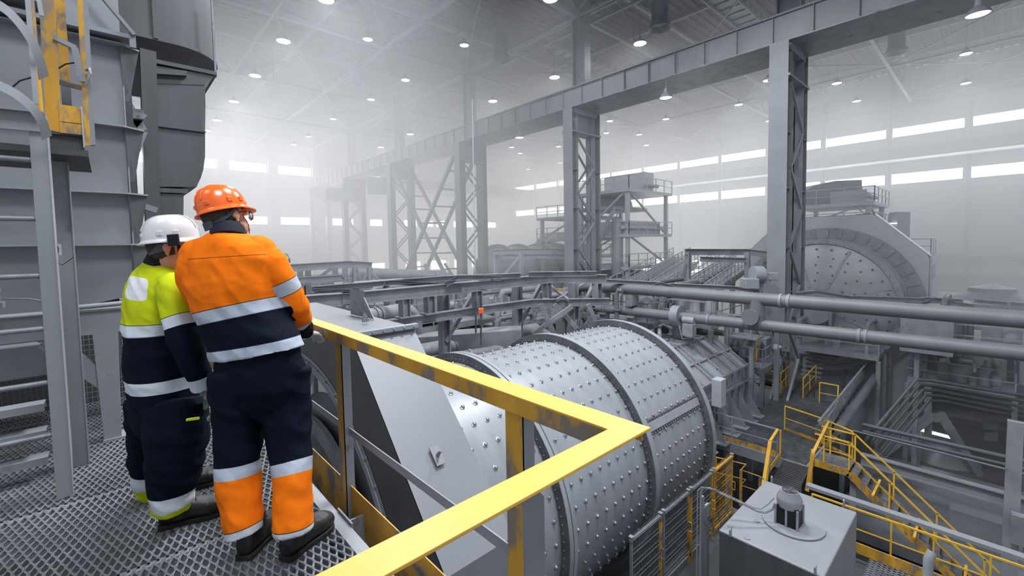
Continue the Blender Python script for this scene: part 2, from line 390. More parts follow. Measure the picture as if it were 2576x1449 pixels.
# ------------------------------------------------------------------ high bay lamps
def lamp_proto(p, lit, r, label, grp, hang=5.6):
    t = thing('high_bay_lamp', label, 'lamp', p, grp); p = V(p)
    m = MB(); m.lathe([(.03, .62), (.10, .6), (.12, .42), (.14, .34), (r*.62, .26), (r*.92, .12), (r, 0), (r*.96, 0), (r*.88, .10), (r*.5, .2), (0.02, .22)], p, n=20)
    m.build('reflector', M['steel_m'], t, 40)
    m = MB(); m.lathe([(.02, .1), (r*.86, .1), (r*.9, .04), (r*.86, .02), (.02, .02)], p, n=20); m.build('lens', M['lamp_near'] if lit == 2 else M['lamp'] if lit else M['lamp_dim'], t, 40)
    m = MB(); m.tube([p+V((0, 0, .6)), p+V((0, 0, hang))], .014, 6); m.build('hanger', M['steel_m'], t)
    return t
ORD = ['first', 'second', 'third', 'fourth', 'fifth', 'sixth', 'seventh', 'eighth', 'ninth', 'tenth', 'eleventh', 'twelfth', 'thirteenth', 'fourteenth', 'fifteenth', 'sixteenth', 'seventeenth']
def lamps(pts, z, lit, what, grp, r=.396, hang=5.6):
    L = []
    for k, (px, py) in enumerate(pts):
        p = at(px, py, Z=z); lab = what % ORD[k]
        if not L: L.append(lamp_proto(p, lit, r, lab, grp, hang))
        else: L.append(dup(L[0], p - L[0].location, lab))
    return L
lamps([(820, 0), (713, 104), (642, 191), (588, 256), (546, 303), (522, 329)], 15.6, 2, 'bright lamp of the left row above the orange helmet, %s from the top', 'lit lamps of the left row', .504)
lamps([(1020, 202), (933, 251), (838, 300), (776, 344), (740, 364)], 15.6, True, 'small glowing high bay lamp of the middle ceiling row, %s from the top', 'lit lamps of the second row', .396)
lamps([(925, 100), (1168, 115)], 15.6, False, 'unlit high bay lamp under the dark ceiling, %s from the left', 'unlit lamps', .396)
lamps([(958, 371), (1032, 338), (1240, 255), (1395, 195), (1610, 110)], 15.6, True, 'glowing lamp behind the girder handrail, %s from the left', 'lit lamps behind the girder', .504)
lamps([(1385, -2)], 15.6, True, 'glowing lamp cut by the top edge above the girder, %s of its row', 'lit lamps at the top edge', .504)
lamps([(1287, 371), (1309, 386), (1329, 426), (1405, 369), (1409, 410), (1525, 335), (1534, 305), (1608, 339), (1626, 366), (1675, 300), (1858, 264), (1931, 203), (1935, 305), (2105, 210), (2155, 255), (2430, 136), (2430, 210)], 15.6, True, 'round lit lamp under the right bay roof, %s of them from the left', 'lit lamps of the right bay', .432)
lamps([(2460, 38), (1675, 247), (1307, 347), (950, 445)], 8.88, False, 'dark bell shaped lamp hung under the crane girder, %s from the right', 'bell lamps under the girder', .408, 1.2)
for px, py in ((895, 213), (690, 245), (1262, 150), (1660, 72), (2255, 133)):
    p = at(px, py, Z=15.1); m = MB(); m.lathe([(.05, 6.0), (.05, 1.9), (.6, 1.8), (.55, .5), (.75, .15), (.8, 0), (.78, 0), (.5, .3), (.05, .35)], p, n=24)
    tag(m.build('roof_fan', M['steel_m'], None, 40), 'large grey ventilation cowl hanging from the roof, %s' % {895: 'white lipped one over the left bay', 690: 'palest one above the orange helmet', 1262: 'between the upper girder shafts', 1660: 'nearest the upper edge behind the handrail', 2255: 'the one in the right bay'}[px], 'vent', 'roof ventilation cowls')
# ================================================================== THE WORK PLATFORM
ZP = -1.52
def grating(name, x0, x1, y0, y1, z, label, grp, sw=.037, lw=.116, w=.0105, th=.009, mat='grate'):
    """expanded metal: zigzag strands that touch at the bonds, with a raised lip"""
    m = MB(); ns = int((x1-x0)/(sw/2)); ny = int((y1-y0)/(lw/2))
    tilt = .005
    for k in range(ns):
        xb = x0 + (k+.5)*sw/2; ph = k % 2; P = []
        for j in range(ny+1):
            s = 1 if (j+ph) % 2 == 0 else -1
            yc_ = y0 + j*lw/2
            for dy in ((-.011, .011) if lw > .06 else (0,)): P.append((xb + s*(sw/4-.001), yc_+dy, s))
        b = len(m.v); n = len(P)
        for (x, y, s) in P:
            h = tilt*(-s)
            m.v += [(x-w/2, y, z-th), (x-w/2, y, z-.0005+(.003 if s < 0 else 0)), (x+w/2, y, z-.0005+(.003 if s > 0 else 0)), (x+w/2, y, z-th)]
        for i in range(n-1):
            a = b+4*i; c = a+4
            m.f += [(a+1, a+2, c+2, c+1), (a, a+1, c+1, c), (a+2, a+3, c+3, c+2)]; m.m += [0]*3
    o = m.build(name, M[mat]); return tag(o, label, 'grating', grp)
rows = [(1.74, 2.74, 'nearest strip of diamond grating with the orange worker’s boots on it'), (2.76, 3.76, 'second strip of diamond grating under the lime jacket worker’s boots'), (3.78, 4.78, 'third strip of diamond grating from the lens, behind the ladder foot'),
        (4.80, 5.8, 'fourth strip of diamond grating at the feet of the grey support frame'), (5.82, 7.4, 'farthest strip of diamond grating beside the guardrail')]
for y0, y1, lb in rows:
    grating('platform_grating', -1.5, .842, y0, y1, ZP, lb.replace('’', "'"), 'diamond grating strips of the work platform')
t = thing('platform_substructure', 'grey edge plate and beams carrying the diamond grating', 'platform', (0, 4, ZP-.25))
m = MB(); m.bx(.835, .90, 1.72, 7.5, ZP-.012, ZP+.002); m.bx(.893, .90, 1.72, 7.5, ZP-.22, ZP-.012); m.bx(.84, .90, 1.72, 7.5, ZP-.22, ZP-.21); m.build('edge_plate', M['steel'], t)
m = MB()
for y in (1.75, 2.75, 3.77, 4.79, 5.81, 7.42): m = MB(); m.bx(-1.5, .83, y-.02, y+.02, ZP-.16, ZP-.012); m.build('cross_beam', M['steel_m'], t)
# lower level slab, near black: shade in the grating holes put into its colour
m = MB(); m.bx(-6, 1.2, 1.0, 9.5, ZP-3.2, ZP-3.0); tag(m.build('grating_shade_slab', M['slab']), 'slab painted near black as shade below the holes of the diamond grating', 'slab')

# ------------------------------------------------------------------ yellow guardrail
t = thing('guardrail', 'worn yellow guardrail round the platform corner, nearest the lens', 'railing', (1, .7, ZP))
m = MB(); zt = -.50
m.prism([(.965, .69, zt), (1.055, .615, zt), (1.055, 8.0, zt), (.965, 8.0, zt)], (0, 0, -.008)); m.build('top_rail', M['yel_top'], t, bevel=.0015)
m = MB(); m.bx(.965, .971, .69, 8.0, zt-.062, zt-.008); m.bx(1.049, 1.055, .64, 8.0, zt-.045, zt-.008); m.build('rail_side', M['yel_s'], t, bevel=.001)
m = MB(); m.prism([(1.055, .615, zt), (.965, .69, zt), (-.9, .69, zt), (-.9, .615, zt)], (0, 0, -.008)); m.build('top_rail', M['yel_top'], t, bevel=.0015)
m = MB(); m.bx(-.9, .96, .684, .69, zt-.055, zt-.008); m.build('rail_side', M['steel_d'], t)
for y, y2 in ((1.02, 1.13), (2.49, 2.68), (4.3, 4.45), (6.1, 6.25)):
    m = MB(); w = .008
    m.bx(.985, 1.04, y2-.085, y2-.079, ZP-.3, zt-.008); m.mat(1).bx(.985, .991, y2-.085, y2, ZP-.3, zt-.008)
    m.build('post', [M['steel'], M['yel_s']], t)
m = MB(); m.prism([(.652, .69, zt-.03), (.668, .69, zt-.03), (.716, .69, zt-.085), (.716, .69, ZP-1.5), (.652, .69, ZP-1.5)], (0, .006, 0)); m.build('post', M['steel_m'], t)
m = MB(); m.bx(1.016, 1.022, 1.0, 8.0, -1.13, -1.085); m.build('mid_rail', M['steel_l'], t)
m = MB(); m.bx(1.012, 1.018, .7, 8.0, -1.70, -1.44); m.build('kick_plate', M['yel_w'], t)
m = MB()
for y in (2.42, 4.2, 6.0):
    m = MB(); m.bx(.902, .91, y-.10, y+.10, ZP-.22, ZP+.02); m.bx(.902, 1.03, y-.006, y+.006, ZP-.22, ZP-.02)
    for dy in (-.04, .04):
        for z in (ZP-.06, ZP-.15): m.lathe([(.001, .02), (.012, .02), (.012, 0)], (.90, y+dy, z), (-1, 0, 0), 6)
    m.build('bracket', M['steel'], t)

# ------------------------------------------------------------------ ladder on the left
YL = 3.84
t = thing('ladder', 'grey steel ladder with round rungs at the left edge, foot on the grating', 'ladder', (-.3, YL, ZP))
m = MB(); m.prism([(-.305, YL, ZP), (-.235, YL, ZP+.01), (-.235, YL, .82), (-.305, YL, .80)], (0, .008, 0)); 
m.prism([(-.235, YL-.003, ZP), (-.235, YL+.14, ZP+.25), (-.235, YL+.14, .8), (-.235, YL-.003, .82)], (.005, 0, 0)); m.build('stile', M['steel_l'], t, bevel=.001)
m = MB(); m.bx(-.84, -.77, YL, YL+.05, ZP, .8); m.build('stile', M['steel_l'], t)
for z in (.545, .20, -.14, -.46, -.79, -1.115):
    m = MB(); m.tube([(-.8, YL+.03, z), (-.30, YL+.03, z)], .016, 12); m.build('rung', M['galv'], t, 40)
m = MB(); m.angle((-.9, YL-.01, .80), (-.235, YL-.01, .82), .05, .11, .008); m.build('top_bracket', M['steel_l'], t)
m = MB(); m.bx(-.9, -.06, YL+.2, YL+1.0, .62, .66); m.bx(-.9, -.5, YL+.1, YL+.15, .5, .62); m.build('landing', M['steel_d'], t)
def hoop(zc, ze, yo):
    P = []; n = 22
    for i in range(n+1):
        a = pi*.5*i/n; P.append(V((-.60+.385*sin(a)**1.0, yo, 0)) + V((0, -.33*cos(a), zc + (ze-zc)*(1-cos(a))**1.0)))
    m = MB(); b = 0
    for p in P: m.v += [tuple(p+V((0, 0, .022))), tuple(p-V((0, 0, .022))), tuple(p+V((.005, .002, .022))), tuple(p+V((.005, .002, -.022)))]
    for i in range(n):
        a = 4*i; c = a+4; m.f += [(a, a+1, c+1, c), (a+2, c+2, c+3, a+3), (a, c, c+2, a+2), (a+1, a+3, c+3, c+1)]; m.m += [0]*4
    return m
c = thing('ladder_cage', 'grey flat bar safety cage with two curved hoops above the ladder', 'cage', (-.4, YL-.1, .8))
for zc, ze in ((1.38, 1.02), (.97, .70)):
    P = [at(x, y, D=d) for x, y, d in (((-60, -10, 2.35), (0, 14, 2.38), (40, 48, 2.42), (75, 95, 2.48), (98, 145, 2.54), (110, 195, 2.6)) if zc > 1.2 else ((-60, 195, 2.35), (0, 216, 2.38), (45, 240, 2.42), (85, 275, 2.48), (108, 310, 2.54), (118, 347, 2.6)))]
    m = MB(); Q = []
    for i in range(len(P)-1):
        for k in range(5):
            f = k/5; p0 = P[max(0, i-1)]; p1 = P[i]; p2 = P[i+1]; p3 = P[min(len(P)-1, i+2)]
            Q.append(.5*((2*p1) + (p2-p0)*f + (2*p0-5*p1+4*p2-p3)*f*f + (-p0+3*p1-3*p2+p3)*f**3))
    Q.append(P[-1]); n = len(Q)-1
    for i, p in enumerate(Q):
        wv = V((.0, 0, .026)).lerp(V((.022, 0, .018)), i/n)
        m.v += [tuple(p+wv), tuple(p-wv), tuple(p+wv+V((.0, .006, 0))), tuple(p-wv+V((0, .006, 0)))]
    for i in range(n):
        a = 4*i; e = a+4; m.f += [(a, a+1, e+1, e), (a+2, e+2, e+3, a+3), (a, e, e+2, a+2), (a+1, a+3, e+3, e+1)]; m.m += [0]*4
    m.build('hoop', M['white'], c, 30)  # grey hoops coloured white: front light put into the colour
def pxbar(m, x0, y0, x1, y1, D0, D1, w, t_=.008):
    a = at(x0, y0, D=D0); b = at(x1, y1, D=D1); m.beam(a, b, w, t_, up=(0, -1, .01)); return m
m = MB(); pxbar(m, 68, -20, 91, 262, 2.56, 2.54, .022); m.build('strap', M['steel_l'], c)
m = MB(); pxbar(m, 94, -20, 105, 40, 2.56, 2.56, .02); m.build('strap', M['steel_l'], c)

# ------------------------------------------------------------------ yellow ladder gate frame
YY = 4.2
t = thing('gate_frame', 'yellow steel channel frame with a boxed foot beside the ladder cage', 'frame', (-.2, YY, .7))
m = MB(); m.prism([(-.255, YY, .80), (-.19, YY, .79), (-.175, YY, 2.1), (-.24, YY, 2.1)], (0, .01, 0)); m.prism([(-.19, YY, .79), (-.19, YY+.03, .79), (-.175, YY+.03, 2.1), (-.175, YY, 2.1)], (.006, 0, 0)); m.build('channel', M['yel_s'], t)
m = MB(); m.tube([(-.275, YY-.03, .72), (-.285, YY-.03, 2.1)], .018, 12); m.build('pipe_rail', M['yel_s'], t, 40)
m = MB(); m.bx(-.185, -.135, YY+.28, YY+.29, .98, 2.2); m.build('channel', M['yel_w'], t)
m = MB(); m.bx(-.19, -.085, YY-.01, YY+.03, .86, .97); m.bx(-.19, -.083, YY-.012, YY+.03, .785, .855); m.mat(1).bx(-.26, -.083, YY, YY+.42, .775, .79); m.mat(2).bx(-.085, -.078, YY-.03, YY+.03, .7, .97); m.mat(1).bx(-.25, -.083, YY+.02, YY+.06, .69, .78); m.build('foot_box', [M['yel_s'], M['steel_d'], M['white']], t)
m = MB(); m.prism([(-.078, YY, .72), (-.05, YY, .725), (-.035, YY, 2.1), (-.062, YY, 2.1)], (0, .006, 0)); m.mat(1).prism([(-.05, YY, .725), (-.025, YY, .73), (-.01, YY, 2.1), (-.035, YY, 2.1)], (0, .04, 0)); m.build('angle_post', [M['yel_s'], M['steel']], t)
m = MB(); m.beam((-.19, YY, 1.40), (-.09, YY, 1.36), .03, .03); m.build('latch_bar', M['steel'], t)
m = MB(); m.beam((-.19, YY+.2, 1.17), (-.07, YY+.15, 1.14), .02, .03); m.build('latch_bar', M['yel_w'], t)
m = MB(); m.beam((-.095, YY-.01, 1.36), (-.068, YY-.02, 1.14), .012, .035); m.build('latch_bar', M['steel_m'], t)
m = MB(); m.tube([(-.045, YY-.02, 1.22), (-.03, YY-.05, 1.225), (-.026, YY-.06, 1.19), (-.055, YY-.04, 1.11)], .008, 8); m.build('hook', M['galv'], t, 40)

# ------------------------------------------------------------------ ribbed hopper
YH = 6.0
t = thing('ribbed_hopper', 'big grey plate hopper with horizontal ribs filling the left edge behind the ladder', 'hopper', (-.5, YH+.5, -.6))
m = MB(); m.prism([(-2.5, YH, -.52), (-.35, YH, -.56), (.175, YH, -.46), (.20, YH, 2.08), (.205, YH, 3.2), (-2.5, YH, 3.2)], (0, .9, 0)); m.build('wall_plate', M['plate'], t)
for z in (2.03, 1.225, .565, .055):
    m = MB(); m.prism([(-2.5, YH-.13, z), (.18, YH-.13, z), (.34, YH-.02, z), (.34, YH+.06, z), (-2.5, YH+.06, z)], (0, 0, .014)); m.build('rib', M['steel'], t)
    m = MB(); m.prism([(.19, YH-.08, z), (.335, YH+.0, z), (.24, YH+.0, z-.52), (.20, YH-.0, z-.52)], (0, .012, 0)); m.build('gusset', M['duct'], t)
m = MB(); m.bx(.195, .205, YH-.02, YH, -.45, 2.05); m.build('edge_strip', M['steel_l'], t)
m = MB(); m.bx(-2.5, -.3, YH-.25, YH-.02, 2.2, 2.5); m.beam((-.1, YH-.2, 2.65), (.30, YH-.2, 2.12), .05, .03); m.bx(-2.5, .3, YH-.2, YH, 2.08, 2.12); m.bx(.26, .31, YH-.2, YH-.15, 2.0, 2.14); m.build('brace', M['steel_m'], t)
m = MB(); m.bx(-.275, -.17, 4.36, 4.37, ZP, .62); m.bx(-.175, -.17, 4.34, 4.42, ZP, .62); m.bx(-.275, -.27, 4.36, 4.46, ZP, .62); m.build('column', M['steel_m'], t)
m = MB(); m.bx(-.27, -.215, YL+.14, YL+.16, -.02, .05); tag(m.build('junction_tag', M['white']), 'small white plastic tag clipped to the ladder stile', 'tag')
m = MB(); m.tube([at(x, y, Y=YL+.13) for x, y in ((140, 610), (147, 625), (144, 645), (147, 662), (156, 667), (170, 658), (185, 647))], .0025, 6); tag(m.build('loose_wire', M['black'], None, 40), 'thin black wire hanging loose from the ladder stile', 'wire')
for pts in (((28, 222), (50, 203), (82, 194)), ((145, 173), (165, 161), (192, 157))):
    m = MB(); m.tube([at(x, y, Y=YL+.5) for x, y in pts], .005, 6); tag(m.build('black_cable', M['black'], None, 40), 'short black cable running behind the %s' % ('cage hoops' if pts[0][0] < 60 else 'yellow gate frame'), 'cable')

# ------------------------------------------------------------------ support frame under the hopper
YS = 4.77
t = thing('support_frame', 'grey welded frame with a thick leg and diagonal standing on the grating', 'frame', (-.04, YS, ZP))
m = MB(); m.bx(-2.2, .12, YS, YS+.16, -.655, -.46); m.bx(-2.2, .14, YS-.02, YS+.18, -.47, -.455); m.build('top_beam', M['steel'], t, bevel=.004)
m = MB(); m.tube([(-.24, YS-.02, -.43), (.16, YS-.02, -.42)], .02, 12); m.build('pipe', M['steel_l'], t, 40)
m = MB(); m.prism([(-.12, YS, -.65), (.03, YS, -.65), (.012, YS, ZP), (-.095, YS, ZP)], (0, .12, 0)); m.build('leg', M['steel'], t, bevel=.003)
m = MB(); m.prism([(-.3, YS+.02, -.64), (-.1, YS+.02, -.92), (-.1, YS+.02, -1.10), (-.42, YS+.02, -.70)], (0, .05, 0)); m.build('diagonal', M['steel'], t)
m = MB(); m.bx(-.1, .10, YS-.02, YS+.16, ZP, ZP+.015); m.lathe([(.012, .02), (.012, 0)], (.06, YS+.05, ZP+.015), n=8); m.build('foot_plate', M['steel'], t)
m = MB(); m.prism([(-2.2, YS+.01, -.66), (-.42, YS+.01, -.66), (-.27, YS+.01, -.80), (-.27, YS+.01, -.70), (-.2, YS+.01, -.655)], (0, .05, 0)); m.build('gusset', M['steel'], t)
# chute below the frame and mesh guard
m = MB(); m.prism([(-2.0, YS+.3, -.72), (-.38, YS+.3, -.72), (-.24, YS+.3, -.80), (-.22, YS+.3, -1.05), (-.36, YS+.3, -.98), (-2.0, YS+.3, -.98)], (0, .8, 0)); tag(m.build('chute_box', M['steel_m'], bevel=.01), 'low grey chute box under the support frame behind the ladder rungs', 'chute')
m = MB()
for z, lb in ((-1.0, 'uppermost'), (-1.18, 'middle'), (-1.36, 'lowest')): m = MB(); m.chan((-2.2, YL+.45, z), (-.36, YL+.45, z-.0), .12, .05, .006); tag(m.build('step_tread', M['steel']), 'grey step tread low behind the ladder rungs, %s of three' % lb, 'step', 'step treads behind the ladder')
m = MB(); x = -2.2
while x < .3: m.beam((x, YH-.3, ZP+.02), (x, YH-.3, -.55), .004, .004); x += .035
z = ZP
while z < -.55: m.beam((-2.2, YH-.3, z), (.3, YH-.3, z), .004, .004); z += .05
tag(m.build('mesh_screen', M['steel_m']), 'dark wire mesh screen behind the support frame leg', 'screen')
m = MB(); m.bx(-3, .34, YH+.1, YH+.2, ZP-.1, -.5); m.bx(-3, .3, YH+.9, YH+3, ZP-.1, 4.5); tag(m.build('back_plate', M['steel_d']), 'dark machinery casing behind the wire mesh screen', 'casing')
m = MB(); m.bx(.06, .16, YS+.75, YS+.85, ZP, -.45); m.bx(.02, .2, YS+.7, YS+.9, ZP, ZP+.02); tag(m.build('stub_column', M['steel_m']), 'short grey column between the support frame leg and the lime jacket', 'column')
# valve block at far left
m = MB(); q = V((-.60, YS-.1, -.36)); m.obox(q, V((.05, 0, 0)), V((0, .05, 0)), V((0, 0, .02))); m.obox(q+V((-.01, 0, .05)), V((.04, 0, 0)), V((0, .04, 0)), V((0, 0, .02))); m.obox(q+V((-.02, 0, .10)), V((.055, 0, 0)), V((0, .04, 0)), V((0, 0, .016))); m.obox(q+V((-.03, 0, .14)), V((.03, 0, 0)), V((0, .03, 0)), V((0, 0, .02)))
m.tube([q+V((.05, 0, .04)), q+V((.16, 0, .03)), q+V((.25, .02, .0))], .006, 6)
tag(m.build('valve_block', M['steel_m'], bevel=.002), 'small stacked valve block on the beam at the left edge', 'valve')

# ------------------------------------------------------------------ round bin and elbow duct
t = thing('dust_duct', 'dark round-topped duct with a curved elbow rising beside the ribbed hopper', 'duct', (1.0, 9.5, 0))
m = MB(); pl = [(-2.5, 9.2), (.95, 9.2)]+[(.95+.72*sin(pi/2*k/12), 9.2+.85*(1-cos(pi/2*k/12))) for k in range(1, 13)]+[(1.67, 12.8), (-2.5, 12.8)]
m.prism([(x, y, 3.4) for x, y in pl], (0, 0, 4.5)); m.build('drum', M['duct'], t, 40)
m = MB(); m.bx(.71, .77, 9.16, 9.2, 3.38, 7); m.prism([(x*1.0+(.02 if x > .9 else 0), y-.02, 3.36) for x, y in pl], (0, 0, .05)); m.build('drum_rim', M['duct'], t)
m = MB(); m.bx(1.50, 1.53, 9.1, 9.15, 2.95, 4.3); m.build('rod', M['steel_m'], t)
def px9(pts, Y): return [at(x, y, Y=Y) for x, y in pts]
m = MB(); m.prism(px9(((390, 195), (515, 205), (517, 260), (516, 330), (516, 395), (512, 425), (505, 448), (498, 462), (390, 462)), 9.0), (0, 1.2, 0)); m.build('elbow', M['duct'], t)
m = MB(); m.prism(px9(((390, 148), (545, 180), (546, 189), (390, 158)), 8.95), (0, 1.3, 0)); m.prism(px9(((390, 172), (470, 178), (470, 190), (390, 185)), 8.9), (0, .2, 0)); m.prism(px9(((390, 165), (540, 188), (515, 214), (390, 210)), 8.99), (0, 1.2, 0))
m.prism(px9(((390, 313), (518, 330), (518, 333), (390, 317)), 8.96), (0, .04, 0)); m.build('flange', M['duct'], t)
m = MB(); m.prism(px9(((395, 462), (498, 462), (495, 470), (395, 470)), 8.97), (0, 1.2, 0)); m.prism(px9(((395, 472), (474, 476), (472, 486), (395, 484)), 8.97), (0, 1.2, 0)); m.prism(px9(((395, 486), (462, 488), (460, 700), (400, 700)), 9.0), (0, 1.2, 0)); m.build('lower_duct', M['duct'], t)
m = MB(); m.prism(px9(((352, 120), (393, 130), (408, 700), (372, 700)), 8.5), (0, .3, 0)); m.build('pillar', M['duct'], t)
m = MB()
for a, b in (((318, 256), (360, 330)), ((325, 420), (360, 330)), ((318, 335), (360, 285))): m.beam(at(*a, Y=8.2), at(*b, Y=8.2), .06, .1)
m.beam(at(318, 285, Y=8.1), at(360, 290, Y=8.1), .1, .13); m.beam(at(335, 510, Y=8.1), at(395, 530, Y=8.1), .1, .08); m.beam(at(330, 620, Y=8.1), at(380, 640, Y=8.1), .1, .08); m.build('brace', M['steel_m'], t)
m = MB(); m.beam(at(331, 560, Y=7.6), at(335, 615, Y=7.6), .035, .02); tag(m.build('yellow_strip', M['yel']), 'narrow yellow strip left of the white helmet', 'strip')
# ================================================================== GRINDING MILLS
def ang(yc, zc, R, deg): a = radians(deg); return V((0, yc-R*cos(a), zc+R*sin(a)))
def mill(name, label, yc, zc, R, xs, head=False, hi=False):
    """xs: axial stations of the flanges; the shell runs from xs[0] to xs[-1]; angle 0 points to the lens side"""
    t = thing(name, label, 'mill', (xs[0], yc, zc-R)); n = 96 if hi else 56; o = (0, yc, zc); AX = (1, 0, 0)
    Rb = R*.93
    for i in range(len(xs)-1):
        m = MB(); m.lathe([(Rb, xs[i]), (Rb, xs[i+1])], o, AX, n)
        m.build('shell_course', M['mill'], t, 40)
    for i, x in enumerate(xs):
        if hi and i == 0: continue
        m = MB(); w = .13*R/3.6
        if hi and i == 1: m.lathe([(Rb, x-w), (R, x-w), (R, x-.015), (R-.03, x-.015), (R-.03, x+.015), (R, x+.015), (R, x+w), (Rb, x+w)], o, AX, n)
        else: m.lathe([(Rb, x-w), (R, x-w), (R, x+w*.6), (R*.99, x+w*.6), (R*.99, x+w), (Rb, x+w)], o, AX, n)
        f = m.build('flange', M['mill'], t, 30)
        m = MB(); m.lathe([(Rb, x-w-.004), (R-.012, x-w-.004)], o, AX, n)
        m.build('flange_face', M['mill_d' if hi else 'steel'], t)
        m = MB(); k = 120 if hi else 60
        for j in range(k):
            a = 360*j/k; p = ang(yc, zc, Rb+(R-Rb)*.36, a)+V((x-w-.004, 0, 0))
            if hi: m.lathe([(.001, -.035), (.022, -.035), (.027, -.015), (.027, 0)], p, (1, 0, 0), 6)
            else: m.lathe([(.001, -.06), (.05, -.06), (.05, 0)], p, (1, 0, 0), 5)
        b = m.build('flange_bolt', M['mill_d' if hi else 'steel'], t); b['kind'] = 'stuff'
    return t
MY, MZ, MR = 9.5, -6.55, 3.62
XS = [3.4, 7.0, 10.5, 14.0]
t = mill('ball_mill', 'huge pale grey studded mill drum turning in front of the guardrail corner', MY, MZ, MR, XS, hi=True)
# liner bolts: the ones that face the lens are parts of their own
RB = MR*.93
proto = None; rest = MB(); cnt = 0
def bolt_mesh(m, p, nrm):
    m.lathe([(.062, 0), (.062, .010), (.042, .018), (.038, .042), (.025, .055), (.001, .058)], p, nrm, 12)
cand = []
for i in range(3):
    for j in range(43):
        a = 23.7 + 8.37*(j+.5); 
        for k in range(9):
            x = XS[i]+.42+k*.36 - (0 if i else -.0)
            if x > XS[i+1]-.2: continue
            p = ang(MY, MZ, RB, a)+V((x, 0, 0)); nr = (ang(MY, MZ, 1, a)-V((0, MY, MZ))).normalized()
            facing = nr.dot(-p.normalized()); z = p.dot(FW)
            cand.append((facing/z if facing > 0 and p.z > -8.8 else -1, p, nr, a))
cand.sort(key=lambda c: -c[0])
for q, (s, p, nr, a) in enumerate(cand):
    if q < 100:
        if proto is None:
            m = MB(); bolt_mesh(m, (0, 0, 0), (0, 0, 1)); proto = m.build('liner_bolt', M['bolt'], None, 50); b = proto
        else: b = proto.copy(); COL.objects.link(b)
        b.parent = t; b.matrix_parent_inverse = Matrix.Translation(-t.location)
        b.matrix_basis = Matrix.Translation(p) @ nr.to_track_quat('Z', 'Y').to_matrix().to_4x4()
    else: bolt_mesh(rest, p, nr)
b = rest.build('liner_bolt', M['bolt'], t, 50); b['kind'] = 'stuff'
# joint strips and drip lines
for deg, i in ((23.7, 2),):
    p = ang(MY, MZ, RB+.03, deg); nr = (ang(MY, MZ, 1, deg)-V((0, MY, MZ))).normalized(); tg = V((1, 0, 0)).cross(nr)
    m = MB(); c = p+V(((XS[i]+XS[i+1])/2, 0, 0)); L = (XS[i+1]-XS[i])/2-.16
    if i == 0: c = p+V((6.3, 0, 0)); L = .5
    m.obox(c, V((L, 0, 0)), tg*.12, nr*.035)
    m.build('joint_strip', M['mill'], t, bevel=.008)
    m = MB(); x = c.x-L
    while x < c.x+L:
        for s in (-1, 1): m.lathe([(.05, 0), (.05, .06), (.001, .07)], V((x, 0, 0))+V((0, c.y, c.z))+tg*(s*.17)-nr*.04, nr, 6)
        x += .13
    b = m.build('joint_bolt', M['mill_d'], t); b['kind'] = 'stuff'
m = MB(); m.lathe([(RB, 3.4), (1.2, 2.2)], (0, MY, MZ), (1, 0, 0), 64); m.lathe([(1.2, 2.2), (1.2, .6), (.01, .6)], (0, MY, MZ), (1, 0, 0), 48); m.build('feed_head', M['guard_d'], t, 40)
m = MB()
for r_, x in ((2.2, 2.75), (2.9, 3.05)): m.lathe([(r_-.12, x-.02), (r_-.12, x-.16), (r_+.1, x-.10), (r_+.1, x)], (0, MY, MZ), (1, 0, 0), 64)
for k in range(36):
    a = k*10; p = ang(MY, MZ, 2.55, a)+V((2.78, 0, 0)); m.lathe([(.07, 0), (.06, -.12), (.001, -.13)], p, (1, 0, 0), 8)
m.build('head_ring', M['mill_d'], t, 40)
m = MB(); m.lathe([(RB, 14.0), (1.4, 15.4), (1.4, 16.6)], (0, MY, MZ), (1, 0, 0), 64); m.build('discharge_head', M['mill'], t, 40)

